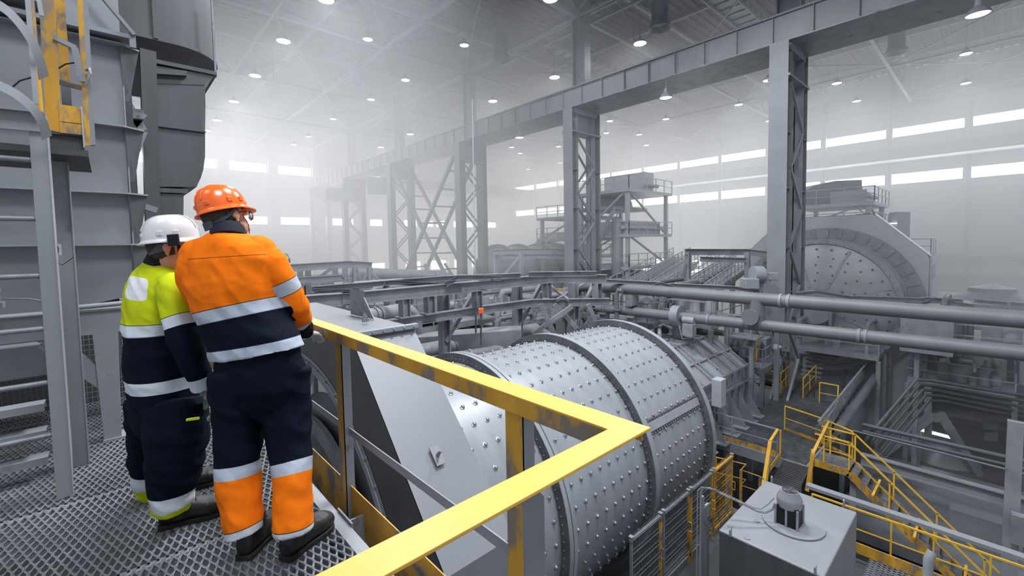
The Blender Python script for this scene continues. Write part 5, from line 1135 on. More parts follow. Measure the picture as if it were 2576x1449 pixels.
def limb(m, pts, flat=1.0, n=24, smooth=True):
    """tapering limb through (point, radius); flat scales the depth"""
    Q = cr(pts) if smooth else pts; rings = []; pu = None
    for i, (p, r) in enumerate(Q):
        d = (Q[min(i+1, len(Q)-1)][0]-Q[max(i-1, 0)][0]).normalized()
        u = RH if pu is None else pu
        u = (u-d*u.dot(d)).normalized(); w = d.cross(u); pu = u
        rings.append([p + (u*cos(2*pi*j/n) + w*sin(2*pi*j/n)*flat)*r for j in range(n)])
    # rounded ends
    loft(m, rings)
def ball(m, c, rx, ry, rz, r=RH, f=FH, u=V((0, 0, 1)), n=20):
    rings = []
    for i in range(1, n):
        t = pi*i/n; rings.append([V(c)+r*(rx*sin(t)*cos(2*pi*j/24))+f*(ry*sin(t)*sin(2*pi*j/24))-u*(rz*cos(t)) for j in range(24)])
    loft(m, rings)
def remesh(m, vox, name, mat, parent, smooth=4, wr=None, solid=None):
    me = bpy.data.meshes.new(name+'_tmp'); me.from_pydata(m.v, [], m.f); o = bpy.data.objects.new(name+'_tmp', me); COL.objects.link(o)
    md = o.modifiers.new('r', 'REMESH'); md.mode = 'VOXEL'; md.voxel_size = vox
    if smooth: s = o.modifiers.new('s', 'SMOOTH'); s.iterations = smooth; s.factor = .5
    dg = bpy.context.evaluated_depsgraph_get(); dg.update(); ev = o.evaluated_get(dg)
    me2 = bpy.data.meshes.new_from_object(ev); me2.name = name
    bpy.data.objects.remove(o); bpy.data.meshes.remove(me)
    if wr:
        me2.update(); nr = [v.normal.copy() for v in me2.vertices]
        for v, q in zip(me2.vertices, nr): v.co = v.co + q*wr(v.co)
    me2.materials.clear(); me2.materials.append(mat)
    me2.polygons.foreach_set('use_smooth', [True]*len(me2.polygons)); me2.update()
    r = bpy.data.objects.new(name, me2); COL.objects.link(r)
    if parent: par(r, parent)
    return r
def seg(p, a, b):
    ab = b-a; t = max(0, min(1, (p-a).dot(ab)/ab.dot(ab))); return t, (p-(a+ab*t)).length
def polyparam(p, P):
    """P: list of (point, radius): returns arc length along the chain and normalised distance"""
    best = (9e9, 0); L = 0
    for (a, ra), (b, rb) in zip(P[:-1], P[1:]):
        t, d = seg(p, a, b); q = d/(ra+(rb-ra)*t)
        if q < best[0]: best = (q, L+t*(b-a).length)
        L += (b-a).length
    return best[1], best[0]
def attr(o, name, fn):
    a = o.data.attributes.new(name, 'FLOAT', 'POINT'); a.data.foreach_set('value', [float(fn(v.co)) for v in o.data.vertices])
def cloth(name, zones, rough=.8, dirt=.35, scale=14):
    """zones: list of layers; each layer (value attribute, mask attribute or None, [(pos, colour)...])"""
    m = bpy.data.materials.new(name); m.use_nodes = True; nt = m.node_tree; N = nt.nodes; L = nt.links; b = N['Principled BSDF']
    b.inputs['Roughness'].default_value = rough; b.inputs['Specular IOR Level'].default_value = .1; out = None
    for va, ma, stops, rng in zones:
        at_ = N.new('ShaderNodeAttribute'); at_.attribute_name = va
        mr = N.new('ShaderNodeMapRange'); mr.inputs['From Min'].default_value = rng[0]; mr.inputs['From Max'].default_value = rng[1]; L.new(at_.outputs['Fac'], mr.inputs[0])
        r = N.new('ShaderNodeValToRGB'); r.color_ramp.interpolation = 'CONSTANT'; e = r.color_ramp.elements
        while len(e) > 1: e.remove(e[0])
        e[0].position = 0; e[0].color = (*stops[0][1], 1)
        for p, c in stops[1:]:
            q = e.new((p-rng[0])/(rng[1]-rng[0])); q.color = (*c, 1)
        L.new(mr.outputs[0], r.inputs[0])
        if out is None: out = r.outputs[0]
        else:
            a2 = N.new('ShaderNodeAttribute'); a2.attribute_name = ma; gt = N.new('ShaderNodeMath'); gt.operation = 'GREATER_THAN'; gt.inputs[1].default_value = .5
            L.new(a2.outputs['Fac'], gt.inputs[0]); mx = N.new('ShaderNodeMixRGB'); L.new(gt.outputs[0], mx.inputs[0]); L.new(out, mx.inputs[1]); L.new(r.outputs[0], mx.inputs[2]); out = mx.outputs[0]
    tc = N.new('ShaderNodeTexCoord'); n = N.new('ShaderNodeTexNoise'); n.inputs['Scale'].default_value = scale; n.inputs['Detail'].default_value = 6; L.new(tc.outputs['Object'], n.inputs[0])
    r = N.new('ShaderNodeValToRGB'); r.color_ramp.elements[0].position = .25; r.color_ramp.elements[1].position = .6
    r.color_ramp.elements[0].color = (1-dirt, 1-dirt, 1-dirt, 1); r.color_ramp.elements[1].color = (1, 1, 1, 1); L.new(n.outputs[0], r.inputs[0])
    mx = N.new('ShaderNodeMixRGB'); mx.blend_type = 'MULTIPLY'; mx.inputs[0].default_value = 1; L.new(out, mx.inputs[1]); L.new(r.outputs[0], mx.inputs[2]); L.new(mx.outputs[0], b.inputs['Base Color'])
    n2 = N.new('ShaderNodeTexNoise'); n2.inputs['Scale'].default_value = 60; n2.inputs['Detail'].default_value = 3; L.new(tc.outputs['Object'], n2.inputs[0])
    bp = N.new('ShaderNodeBump'); bp.inputs['Strength'].default_value = .25; bp.inputs['Distance'].default_value = .004; L.new(n2.outputs[0], bp.inputs['Height']); L.new(bp.outputs[0], b.inputs['Normal'])
    return m
ORG = (.86, .175, .005); NAVY = (.0018, .0040, .0120); REF = (.40, .45, .53); LIME = (.50, .58, .012); REF2 = (.55, .60, .66)
skin = mk('skin', (.50, .24, .15), .55, 0, .1, 20, bump=.1, bscale=80)
hair = mk('short_hair', (.045, .032, .026), .85, 0, .4, 90, bump=.6, bscale=300)
hat_o = mk('orange_helmet', (.80, .125, .012), .22, 0, .07, 9, wear=.68, wearcol=(.20, .07, .03), wscale=16, spec=.6)
hat_w = mk('white_helmet', (.56, .57, .58), .3, 0, .04, 9, wear=.66, wearcol=(.32, .32, .32), wscale=22, spec=.5)
strapm = mk('strap_plastic', (.045, .058, .072), .5, 0, .15, 20)
bootm = mk('boot_leather', (.012, .012, .013), .5, 0, .3, 18, wear=.62, wearcol=(.02, .019, .018), wscale=14, bump=.35, bscale=35)
solem = mk('boot_sole', (.012, .011, .010), .8, 0, .3, 20, bump=.4, bscale=60)
navym = mk('navy_cloth', NAVY, .85, 0, .2, 10, bump=.3, bscale=60)
glassm = mk('clear_glasses', (.55, .6, .65), .08, 0, .05, 5, spec=.8); glassm.node_tree.nodes['Principled BSDF'].inputs['Transmission Weight'].default_value = .9

def wrinkle(dirv, amp=.006, freq=9.0, seedv=(0, 0, 0), stretch=.35):
    d = V(dirv).normalized(); s = V(seedv)
    def fn(p):
        q = p + s; a = q.dot(d); q2 = q - d*a; q3 = q2*(freq*stretch) + d*(a*freq)
        n1 = noise.noise(q3); n2 = noise.noise(q3*2.1+V((5, 1, 2)))
        return amp*(1-abs(n1)*2.4) * .6 + amp*.45*n2 - amp*.2
    return fn
def boot(parent, heel, toe, zt=.17, scale=1.0, tilt=0.0, laces=True):
    """leather work boot from the ground heel point to the toe point"""
    heel = V(heel); toe = V(toe); f = (toe-heel); f.z = 0; L = f.length; f.normalize(); r = V((f.y, -f.x, 0)); u = V((0, 0, 1)); m = MB()
    st = [(0.0, .034, .032, .052), (.06, .043, .054, .066), (.2, .048, .060, .075), (.36, .050, .060, .073), (.5, .055, .054, .060), (.68, .060, .048, .051), (.84, .058, .044, .046), (.95, .047, .036, .039), (1.0, .026, .022, .028)]
    rings = []
    for s, hw, hh, zc in st:
        c = heel+f*(L*s)+u*(zc+.012)
        P = []
        for j in range(24):
            t = 2*pi*j/24; a, b = cos(t), sin(t); P.append(c+r*(hw*math.copysign(abs(a)**.8, a))+u*(hh*math.copysign(abs(b)**.8, b)*(1 if b > 0 else min(1, (zc-.0)/hh*.98))))
        rings.append(P)
    loft(m, rings)
    a = heel+f*(.085)
    loft(m, [ring(a+u*z+f*dx, r, f, hw, hd, 2.2, 24) for z, dx, hw, hd in ((.04, .01, .048, .068), (.09, 0, .053, .072), (.13, -.006, .056, .070), (zt, -.010, .060, .072))])
    o = remesh(m, .005, 'boot', bootm, parent, 5, wrinkle((0, 0, 1), .003, 26, heel))
    m = MB()
    out = []
    for s, w in ((0, .030), (.03, .042), (.12, .048), (.3, .045), (.5, .053), (.7, .063), (.85, .062), (.95, .049), (1.01, .024)): out.append((s, w))
    pl = [heel+f*(L*s-.006)+r*w for s, w in out]+[heel+f*(L*s-.006)-r*w for s, w in reversed(out)]
    m.prism([p+u*.002 for p in pl], u*.026)
    so = m.build('sole', solem, None, bevel=.004); so.parent = o
    so.matrix_parent_inverse = Matrix.Identity(4); so.matrix_basis = Matrix.Translation(-o.location*0) if False else Matrix.Identity(4)
    so.matrix_parent_inverse = o.matrix_basis.inverted() @ Matrix.Translation(V((0, 0, 0))) if False else Matrix.Translation(parent.location) @ Matrix.Translation(-parent.location)
    if laces:
        m = MB()
        for k in range(4):
            c = heel+f*(.125+.022*k)+u*(.150-.014*k); m.tube([c-r*.026, c+u*.008, c+r*.026], .0035, 6); 
        l = m.build('laces', strapm, None, 40); l.parent = o
    return o
def child_of(o, p):
    o.parent = p; return o
def glove(name, wrist, hand_dir, palm_n, thumb_dir, curl, mat, parent, L=.185, spread=.06, point=False):
    """gloved hand: palm block, four fingers and a thumb that leaves the side of the palm"""
    w = V(wrist); d = V(hand_dir).normalized(); n = V(palm_n); n = (n-d*n.dot(d)).normalized(); s = d.cross(n).normalized()
    if s.dot(V(thumb_dir)) < 0: s = -s
    m = MB(); pl = L*.52
    loft(m, [ring(w+d*a, s, n, hw, hd, 2.6, 24) for a, hw, hd in ((-.03, .036, .030), (0, .034, .026), (.03, .040, .021), (pl*.7, .046, .019), (pl, .044, .016), (pl+.008, .040, .012))])
    for k in range(4):
        off = (.033-.022*k); fl = (L-pl)*(.94, 1.04, .98, .80)[k]; a = w+d*(pl-.01)+s*off; pts = [(a-d*.012, .0115), (a, .011)]
        cdir = (d+s*(spread*(1.2-.8*k))).normalized(); ang_ = 0; p = a; c_ = curl if not (point and k == 0) else .06
        for q, ln in enumerate((.42, .33, .27)):
            ang_ += c_*(.8, 1.1, .9)[q]; dd = cdir*cos(ang_)+n*sin(ang_); p = p+dd*(fl*ln); pts.append((p, .0112-.001*q))
        limb(m, pts, 1.0, 12, False)
    a = w+d*.028+s*.034; t1 = (s*.75+d*.65+n*.25).normalized(); p1 = a+t1*.036; t2 = (s*.25+d*.85+n*.45).normalized(); p2 = p1+t2*.030; p3 = p2+(d*.8+n*.6).normalized()*.024
    limb(m, [(a-t1*.02, .014), (a, .014), (p1, .013), (p2, .012), (p3, .010)], 1.0, 12, False)
    return remesh(m, .0035, name, mat, parent, 3)
def helmet(parent, c, r, f, u, mat, peak=.034, sc=1.0):
    """hard hat: c centre of the rim; r,f,u right, front and up of the head"""
    def P(a, h):   # a angle, h 0 rim .. 1 crown
        k = sin(h*pi/2); rad = cos(h*pi/2)**.62; hw, hl, hh = .112*sc, .138*sc, .138*sc
        ridge = 1+.018*max(0, cos(2*a)*0+1-abs(sin(a-pi/2)*3.2)) if h > .05 else 1
        return V(c)+r*(hw*rad*cos(a))+f*(hl*rad*sin(a))+u*(hh*k*ridge+.012)
    m = MB(); N = 64; K = 18; b = 0
    for i in range(K):
        for j in range(N): m.v.append(tuple(P(2*pi*j/N, i/(K-.4))))
    for i in range(K-1):
        for j in range(N): k = (j+1) % N; m.f.append((i*N+j, i*N+k, (i+1)*N+k, (i+1)*N+j)); m.m.append(0)
    m.f.append(tuple((K-1)*N+j for j in range(N))); m.m.append(0)
    # brim: flares out all round, longer in front
    b0 = len(m.v)
    for (ex, dz) in ((.0, .012), (.006, .002), (.016, -.004), (.016, -.010), (.002, -.006), (-.006, .008)):
        for j in range(N):
            a = 2*pi*j/N; fr = max(0, sin(a)); e = ex*(1+(peak/.016)*fr**4) if ex > 0 else ex
            m.v.append(tuple(V(c)+r*((.112*sc+e*(1-.3*fr))*cos(a))+f*((.138*sc+e)*sin(a))+u*(dz-(.010 if ex > 0 else 0)*fr)))
    for i in range(5):
        for j in range(N): k = (j+1) % N; m.f.append((b0+i*N+j, b0+i*N+k, b0+(i+1)*N+k, b0+(i+1)*N+j)); m.m.append(0)
    h = m.build('helmet', mat, parent, 50)
    m = MB()
    for s in (-1, 1):
        for q in (-.2, .35): a = (0 if s > 0 else pi)+s*q; p = P(a, .14); nn = (r*cos(a)+f*sin(a)).normalized(); tt = V(u).cross(nn); m.obox(p+nn*.001, tt*.013, nn*.005, V(u)*.012)
    for q in (-.45, .45): a = -pi/2+q; p = P(a, .14); nn = (r*cos(a)+f*sin(a)).normalized(); tt = V(u).cross(nn); m.obox(p+nn*.001, tt*.012, nn*.004, V(u)*.010)
    x = m.build('slot_boss', mat, None, bevel=.003); x.parent = h; x.matrix_parent_inverse = Matrix.Identity(4)
    # central ridge along the crown
    m = MB(); pts = []
    for i in range(15):
        t = -1+2*i/14; a = pi/2 if t > 0 else -pi/2; pts.append((P(a, 1-abs(t)*.72)))
    for off in (-.022, .022): m.tube([p+r*off-u*.002 for p in pts], .0035, 6)
    x = m.build('crown_ridge', mat, None, 50); x.parent = h; x.matrix_parent_inverse = Matrix.Identity(4)
    return h
def person(nm, label, spec):
    loc = V(spec['base']); t = thing('person', label, 'person', loc)
    A = spec
    # ---- body: one continuous surface (head, neck, trunk, arms, legs)
    m = MB(); r, f = facing(A['head_face']); hu = V(A['head_up']).normalized(); hc = V(A['head']); f = (f-hu*f.dot(hu)).normalized(); r = f.cross(hu).normalized()
    if r.dot(RH) < 0 and A['head_face'] < 90: r = -r
    ball(m, hc+hu*.03-f*.012, .077, .098, .100, r, f, hu); ball(m, hc-hu*.045+f*.025, .058, .072, .070, r, f, hu)
    loft(m, [ring(hc+f*(.085+.0*k)-hu*(.012+.014*k), r, hu, .010+.003*k, .012, 2, 12) for k in range(1)] + [ring(hc+f*.112-hu*.03, r, hu, .009, .014, 2, 12)])
    ball(m, hc+f*.092-hu*.072, .026, .014, .012, r, f, hu, 10)
    nb = V(A['neck']); limb(m, [(nb-V((0, 0, .06)), .072), (nb, .066), (hc-hu*.07-f*.01, .060), (hc-hu*.02-f*.01, .058)], 1.0, 24)
    for s in (-1, 1):
        ec = hc+r*(s*.077)-f*.012-hu*.008
        ball(m, ec+r*(s*.006)+hu*.008, .010, .021, .030, r, f, hu, 10); ball(m, ec+r*(s*.004)-hu*.024, .008, .011, .014, r, f, hu, 8)
    for P_ in A['arms']: limb(m, [(p, q*.62) for p, q in P_], 1.0, 18)
    tr = A['torso']; rt, ft = facing(A['body_face'])
    loft(m, [ring(c, (rt+V((0, 0, tl))).normalized(), ft, hw*.82, hd*.82, 2.3) for c, hw, hd, tl in tr])
    for P_ in A['legs']: limb(m, [(p, q*.72) for p, q in P_], 1.0, 18)
    body = remesh(m, .0062, 'body', skin, t, 3)
    # hair cap
    m = MB(); ball(m, hc+hu*.022-f*.022, .0825, .098, .099, r, f, hu); hr = remesh(m, .006, 'hair', hair, t, 2, lambda p: (-.02 if (p-hc).dot(f) > .02 or (p-hc).dot(hu) < -.055 else .0005))
    return t, hc, r, f, hu

def garment(parent, A, kind, mat, vox=.0062, wr=.005, extra=None):
    m = MB(); rt, ft = facing(A['body_face'])
    if kind == 'jacket':
        loft(m, [ring(c, (rt+V((0, 0, tl))).normalized(), ft, hw, hd, 2.35, 40) for c, hw, hd, tl in A['torso']])
        for P_ in A['arms']: limb(m, P_, 1.0, 24)
        for c, r_ in A.get('pads', ()): ball(m, c, r_, r_, r_*.9)
    else:
        loft(m, [ring(c, (rt+V((0, 0, tl))).normalized(), ft, hw, hd, 2.4, 40) for c, hw, hd, tl in A['pelvis']])
        for P_ in A['legs']: limb(m, P_, 1.06, 24)
    ax = (A['torso'][-1][0]-A['torso'][0][0]) if kind == 'jacket' else V((0, 0, 1))
    w1 = wrinkle(ax+RH*.35, wr, 7.5, parent.location*3); w2 = wrinkle(RH*.8+V((0, 0, .8)), wr*.75, 13, parent.location*5)
    o = remesh(m, vox, kind, mat, parent, 5, lambda p: w1(p)+w2(p))
    return o

# ------------------------------------------------------------------ worker 1: orange jacket, leaning at the rail
def q(px, py, D): return at(px, py, D=D)
w1 = dict(base=q(665, 1400, 2.2), body_face=12, head_face=20, head_up=V((0, 0, 1))-RH*.29-FH*.04, head=q(571, 550, 2.32), neck=q(574, 596, 2.28))
w1['base'].z = ZP
w1['torso'] = [(q(650, 888, 2.26), .236, .155, .14), (q(640, 856, 2.26), .225, .155, .16), (q(614, 805, 2.27), .208, .155, .20), (q(597, 765, 2.27), .212, .158, .20), (q(580, 705, 2.27), .238, .16, .10),
               (q(575, 655, 2.27), .248, .145, .05), (q(575, 622, 2.27), .222, .125, .04), (q(574, 600, 2.27), .150, .105, .03), (q(575, 586, 2.27), .080, .080, 0)]
w1['arms'] = [[(q(668, 640, 2.27), .070), (q(686, 668, 2.28), .080), (q(712, 715, 2.31), .078), (q(738, 765, 2.36), .074), (q(752, 795, 2.46), .062), (q(763, 822, 2.62), .052), (q(768, 832, 2.68), .050)],
              [(q(502, 640, 2.25), .070), (q(489, 668, 2.24), .076), (q(490, 712, 2.27), .072), (q(508, 750, 2.38), .066), (q(530, 775, 2.5), .056), (q(570, 770, 2.62), .050)]]
w1['lim'] = .14
w1['pads'] = ((q(500, 640, 2.26), .085), (q(650, 632, 2.27), .09))
w1['legs'] = [[(q(603, 930, 2.27), .135), (q(604, 1000, 2.26), .130), (q(602, 1080, 2.25), .112), (q(600, 1160, 2.22), .098), (q(602, 1240, 2.2), .096), (q(610, 1300, 2.18), .088), (q(618, 1342, 2.17), .080)],
              [(q(708, 930, 2.28), .135), (q(714, 1000, 2.28), .125), (q(725, 1080, 2.26), .108), (q(733, 1160, 2.22), .092), (q(737, 1240, 2.18), .090), (q(739, 1300, 2.16), .088), (q(740, 1336, 2.15), .087)]]
w1['pelvis'] = [(q(650, 868, 2.26), .200, .130, .05), (q(656, 915, 2.27), .222, .150, 0), (q(657, 965, 2.27), .226, .155, 0), (q(656, 1010, 2.27), .205, .13, 0), (q(655, 1035, 2.27), .15, .09, 0)]
t1, hc, hr_, hf_, hu_ = person('orange', 'person in orange and navy work jacket and orange helmet, leaning toward the guardrail', w1)
SP1 = [(c, hw) for c, hw, hd, tl in w1['torso']]
spine = [(w1['torso'][0][0], .2), (w1['torso'][3][0], .2), (w1['torso'][-1][0], .2)]
def tors_s(p, T):
    best = 9e9; s = 0; L = 0; 
    # distance along the spine measured on the tilted ring planes
    rt, ft = facing(T['body_face']); tr = T['torso']; prev = None
    for i, (c, hw, hd, tl) in enumerate(tr):
        nrm = (rt+V((0, 0, tl))).normalized().cross(ft).normalized(); 
        if nrm.z < 0: nrm = -nrm
        d = (p-c).dot(nrm)
        if i: L += (c-tr[i-1][0]).length
        if d < 0:
            if i == 0: return d
            return L0+(c-tr[i-1][0]).length*(dp/(dp-d) if dp-d > 1e-6 else 0)
        dp = d; L0 = L
    return L+d
def mkmask(T, thr):
    tr = T['torso']
    def fn(p):
        b = min(polyparam(p, P_)[1] for P_ in T['arms']); 
        rt, ft = facing(T['body_face']); e = 9
        for (c, hw, hd, tl), (c2, hw2, hd2, t2) in zip(tr[:-1], tr[1:]):
            t_, _ = seg(p, c, c2); cc = c.lerp(c2, t_); w = hw+(hw2-hw)*t_; h = hd+(hd2-hd)*t_; dv = p-cc
            e = min(e, math.sqrt((dv.dot(rt)/w)**2+(dv.dot(ft)/h)**2+(dv.dot(V((0, 0, 1)))/.05)**2*(1 if t_ in (0, 1) else 0)))
        return .5+(e-b)*1.5+thr
    return fn
def arm_s(T):
    def fn(p):
        a, b = [polyparam(p, P_) for P_ in T['arms']]
        return a[0] if a[1] <= b[1] else min(b[0], T.get('lim', 9))
    return fn
def leg_s(T):
    def fn(p): return min((polyparam(p, P_) for P_ in T['legs']), key=lambda z: z[1])[0]
    return fn
jm = cloth('orange_navy_jacket', [('ts', None, [(0, REF), (.052, (.012, .018, .03)), (.055, NAVY), (.205, (.25, .28, .33)), (.208, REF), (.268, (.02, .02, .02)), (.2725, ORG), (.518, (.22, .05, .01)), (.5225, ORG)], (0, 1.0)),
                                  ('as', 'am', [(0, ORG), (.155, (.1, .04, .01)), (.158, REF), (.212, (.1, .04, .01)), (.215, ORG), (.44, (.02, .02, .03)), (.443, REF), (.492, NAVY)], (0, 1.0))], dirt=.22)
j1 = garment(t1, w1, 'jacket', jm, .0062, .009)
attr(j1, 'ts', lambda p: tors_s(p, w1)); attr(j1, 'as', arm_s(w1)); attr(j1, 'am', mkmask(w1, .12))
tm = cloth('navy_orange_trousers', [('ls', None, [(0, NAVY), (.455, REF), (.512, (.02, .02, .02)), (.515, ORG), (.752, (.02, .02, .02)), (.755, REF2)], (0, 1.0))], dirt=.25)
g1 = garment(t1, w1, 'trousers', tm, .0062, .010); attr(g1, 'ls', leg_s(w1))
m = MB(); limb(m, [(q(575, 600, 2.26), .088), (q(574, 584, 2.27), .080), (q(573, 573, 2.28), .074)], 1.0, 28, False); remesh(m, .005, 'collar', navym, t1, 2)
helmet(t1, hc+hu_*.038-hf_*.004, hr_, hf_, hu_, hat_o, sc=.90)
m = MB()
sp = [hc+hr_*(.085*sin(a))-hf_*(.105*cos(a)*.98-.0)+hu_*(-.028+.055*max(0, (abs(a)/1.5))**2.2) for a in [-1.5+3.0*k/24 for k in range(25)]]
for i in range(24):
    a, b = sp[i], sp[i+1]; nn = ((a+b)/2-hc); nn = (nn-hu_*nn.dot(hu_)).normalized(); m.obox((a+b)/2+nn*.004, (b-a)*.55, nn*.003, hu_*(.015 if 5 < i < 19 else .009))
m.obox(sp[12]-hf_*.010, hr_*.03, hf_*.006, hu_*.02); m.build('head_strap', strapm, t1, bevel=.001)
m = MB(); m.tube([hc+hr_*.082+hf_*.0+hu_*.01, hc+hr_*.082+hf_*.06+hu_*.012, hc+hr_*.07+hf_*.10+hu_*.005], .0025, 6); m.tube([hc+hr_*.078+hf_*.03-hu_*.0, hc+hr_*.076+hf_*.045-hu_*.06, hc+hr_*.06+hf_*.045-hu_*.105], .0018, 6); m.build('glasses_cord', M['black'], t1, 40)
m = MB(); m.lathe([(.03, 0), (.028, .008), (.001, .012)], hc+hr_*.045+hf_*.10-hu_*.002, (hf_+hr_*.4).normalized(), 18); m.lathe([(.03, 0), (.028, .008), (.001, .012)], hc-hr_*.045+hf_*.10-hu_*.002, (hf_-hr_*.4).normalized(), 18); m.build('safety_glasses', glassm, t1, 40)
gl1 = mk('pale_glove', (.42, .43, .42), .8, 0, .12, 30, bump=.3); gl2 = mk('green_grey_glove', (.10, .15, .13), .8, 0, .3, 25, wear=.5, wearcol=(.5, .52, .5), wscale=16, bump=.3)
glove('glove', q(762, 836, 2.68), FH*.75+RH*.25-V((0, 0, .25)), V((0, 0, -1)), -RH, .35, gl1, t1)
glove('glove', q(578, 770, 2.65), FH*.6+RH*.8, V((0, 0, -1)), FH, .5, gl1, t1)
b0, b1 = at(612, 1412, Z=ZP), at(678, 1338, Z=ZP); dv = (b1-b0); dv.z = 0; boot(t1, b0, b0+dv.normalized()*.305, .19)
b0, b1 = at(716, 1414, Z=ZP), at(832, 1318, Z=ZP); dv = (b1-b0); dv.z = 0; boot(t1, b0, b0+dv.normalized()*.305, .19)
m = MB(); s = w1['arms'][0][2][0]
# radio clip at the waist and shoulder seam yoke
p0 = q(768, 742, 2.33); m.tube([p0, p0+V((0, 0, .05))], .004, 6); m.build('key_clip', M['black'], t1)

# ------------------------------------------------------------------ worker 2: lime jacket, white helmet
w2 = dict(base=q(430, 1320, 2.45), body_face=38, head_face=64, head_up=V((0, 0, 1))-RH*.09, head=q(436, 624, 2.44), neck=q(418, 655, 2.47))
w2['base'].z = ZP
w2['torso'] = [(q(416, 1006, 2.5), .172, .165, .0), (q(412, 955, 2.5), .172, .165, 0), (q(406, 880, 2.5), .170, .165, 0), (q(402, 800, 2.5), .172, .165, 0), (q(402, 735, 2.49), .180, .15, 0),
               (q(405, 698, 2.49), .168, .135, 0), (q(408, 674, 2.48), .135, .11, 0), (q(414, 655, 2.48), .075, .08, 0)]
w2['arms'] = [[(q(428, 705, 2.38), .068), (q(436, 728, 2.36), .078), (q(448, 790, 2.34), .076), (q(470, 865, 2.33), .072), (q(494, 925, 2.35), .062), (q(508, 962, 2.38), .055), (q(512, 973, 2.39), .053)],
              [(q(430, 700, 2.68), .068), (q(470, 692, 2.74), .070), (q(530, 672, 2.86), .062), (q(590, 655, 2.94), .054), (q(648, 642, 3.0), .047)]]
w2['pads'] = ((q(425, 705, 2.42), .08), (q(385, 705, 2.55), .08))
w2['legs'] = [[(q(436, 1010, 2.44), .150), (q(444, 1080, 2.42), .146), (q(442, 1150, 2.41), .130), (q(437, 1200, 2.41), .118), (q(436, 1245, 2.41), .104), (q(432, 1283, 2.41), .086)],
              [(q(385, 1010, 2.58), .130), (q(380, 1080, 2.64), .112), (q(376, 1150, 2.68), .100), (q(380, 1200, 2.71), .092), (q(388, 1228, 2.74), .082), (q(392, 1246, 2.75), .074)]]
w2['pelvis'] = [(q(414, 990, 2.5), .155, .150, 0), (q(418, 1030, 2.5), .175, .165, 0), (q(418, 1070, 2.5), .16, .14, 0), (q(414, 1095, 2.52), .12, .10, 0)]
t2, hc, hr_, hf_, hu_ = person('lime', 'person in lime and navy jacket and scuffed white helmet, standing at left and pointing', w2)
jm2 = cloth('lime_navy_jacket', [('ts', None, [(0, NAVY), (.075, REF2), (.142, (.02, .02, .03)), (.145, NAVY), (.385, (.2, .22, .25)), (.388, REF2), (.448, (.05, .06, .02)), (.452, LIME)], (0, 1.0)),
                                 ('as', 'am', [(0, LIME), (.205, (.05, .06, .02)), (.208, REF2), (.268, NAVY), (.545, REF2)], (0, 1.0)),
                                 ('ts', 'pm', [(0, (.72, .73, .76))], (0, 1.0))], dirt=.14)
j2 = garment(t2, w2, 'jacket', jm2, .0062, .009)
attr(j2, 'ts', lambda p: tors_s(p, w2)); attr(j2, 'as', arm_s(w2)); attr(j2, 'am', mkmask(w2, .05))
pc = q(371, 722, 2.42); pr2, pf2 = facing(30)
def patch(p):
    d = p-pc; a = d.dot(RH)/.074; b = (d.z+.12*d.dot(RH))/.060; 
    return 1.0-.5*(abs(a)**5+abs(b)**5) if d.dot(FH) < .14 else 0
attr(j2, 'pm', patch)
tm2 = cloth('navy_lime_trousers', [('ls', None, [(0, NAVY), (.480, REF2), (.542, (.03, .04, .02)), (.546, LIME)], (0, 1.0))], dirt=.25)
g2 = garment(t2, w2, 'trousers', tm2, .0062, .012); attr(g2, 'ls', leg_s(w2))
m = MB(); a = q(485, 1054, 2.285); m.obox(a, RH*.033+V((0, 0, .004)), FH*.004, V((0, 0, .006))); m.build('pocket_tab', mk('lime_tab', LIME, .6), t2)
m = MB(); limb(m, [(q(412, 668, 2.47), .095), (q(416, 652, 2.47), .086), (q(418, 642, 2.47), .080)], 1.0, 28, False); remesh(m, .005, 'collar', navym, t2, 2)
helmet(t2, hc+hu_*.036-hf_*.006, hr_, hf_, (hu_-RH*.0+hf_*.05).normalized(), hat_w, sc=.95)
m = MB(); m.obox(hc+hr_*.122+hf_*.03+hu_*.035, hf_*.025, hr_*.012, hu_*.03); m.obox(hc+hr_*.10+hf_*.045-hu_*.01, hf_*.008, hr_*.004, hu_*.05); m.build('ear_clip', navym, t2, bevel=.004)
m = MB()
sp = [hc+hr_*(.084*sin(a))-hf_*(.104*cos(a))+hu_*(-.012+.02*(abs(a)/1.5)**2) for a in [-1.5+3.0*k/20 for k in range(21)]]
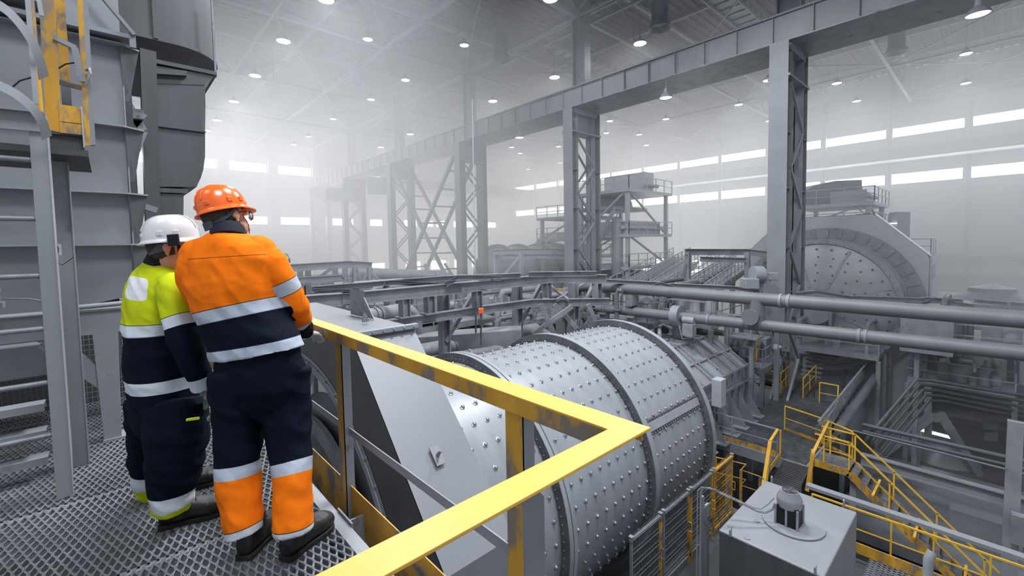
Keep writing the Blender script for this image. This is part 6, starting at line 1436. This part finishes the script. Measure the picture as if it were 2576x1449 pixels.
for i in range(20):
    a, b = sp[i], sp[i+1]; nn = ((a+b)/2-hc); nn = (nn-hu_*nn.dot(hu_)).normalized(); m.obox((a+b)/2+nn*.003, (b-a)*.55, nn*.003, hu_*.022)
m.build('head_strap', strapm, t2, bevel=.001)
m = MB(); m.lathe([(.034, 0), (.032, .01), (.001, .014)], hc+hr_*.045+hf_*.10+hu_*.002, (hf_+hr_*.4).normalized(), 18); m.lathe([(.034, 0), (.032, .01), (.001, .014)], hc-hr_*.045+hf_*.10+hu_*.002, (hf_-hr_*.4).normalized(), 18); m.build('safety_glasses', glassm, t2, 40)
glove('glove', q(515, 985, 2.4), V((0, 0, -1))+RH*.45+FH*.15, -RH*.6-FH*.6, RH*.5+FH, .45, gl2, t2)
glove('glove', q(664, 638, 3.0), RH*.97+FH*.2+V((0, 0, .05)), V((0, 0, -1)), V((0, 0, 1))+FH*.3, .55, gl2, t2, L=.20)
b0, b1 = at(402, 1330, Z=ZP), at(560, 1287, Z=ZP); dv = (b1-b0); dv.z = 0; boot(t2, b0, b0+dv.normalized()*.315, .15)
b0 = at(400, 1247, Z=ZP); boot(t2, b0, b0+dv.normalized()*.315, .15)
# ================================================================== HAZE
def haze(name, x0, x1, y0, y1, z0, z1, dens, label):
    m = MB(); m.bx(x0, x1, y0, y1, z0, z1)
    mat = bpy.data.materials.new(name); mat.use_nodes = True; nt = mat.node_tree; nt.nodes.remove(nt.nodes['Principled BSDF'])
    v = nt.nodes.new('ShaderNodeVolumeScatter'); v.inputs['Color'].default_value = (.94, .965, 1, 1); v.inputs['Density'].default_value = dens; v.inputs['Anisotropy'].default_value = .1
    nt.links.new(v.outputs[0], nt.nodes['Material Output'].inputs['Volume'])
    o = m.build(name, mat); o['kind'] = 'stuff'; tag(o, label, 'haze'); return o
haze('dust_haze', 2, XW-.6, 24, YE-.6, ZF+.05, ZR-.3, .038, 'pale dust haze filling the far end of the hall')
haze('dust_haze', 29.6, XW-.6, -11.5, 23.9, ZF+.05, ZR-.3, .0275, 'pale dust haze filling the right bay')
haze('dust_haze', 2, 29.5, 15, 23.9, -1.5, ZR-.3, .009, 'pale dust haze under the roof of the left bay')
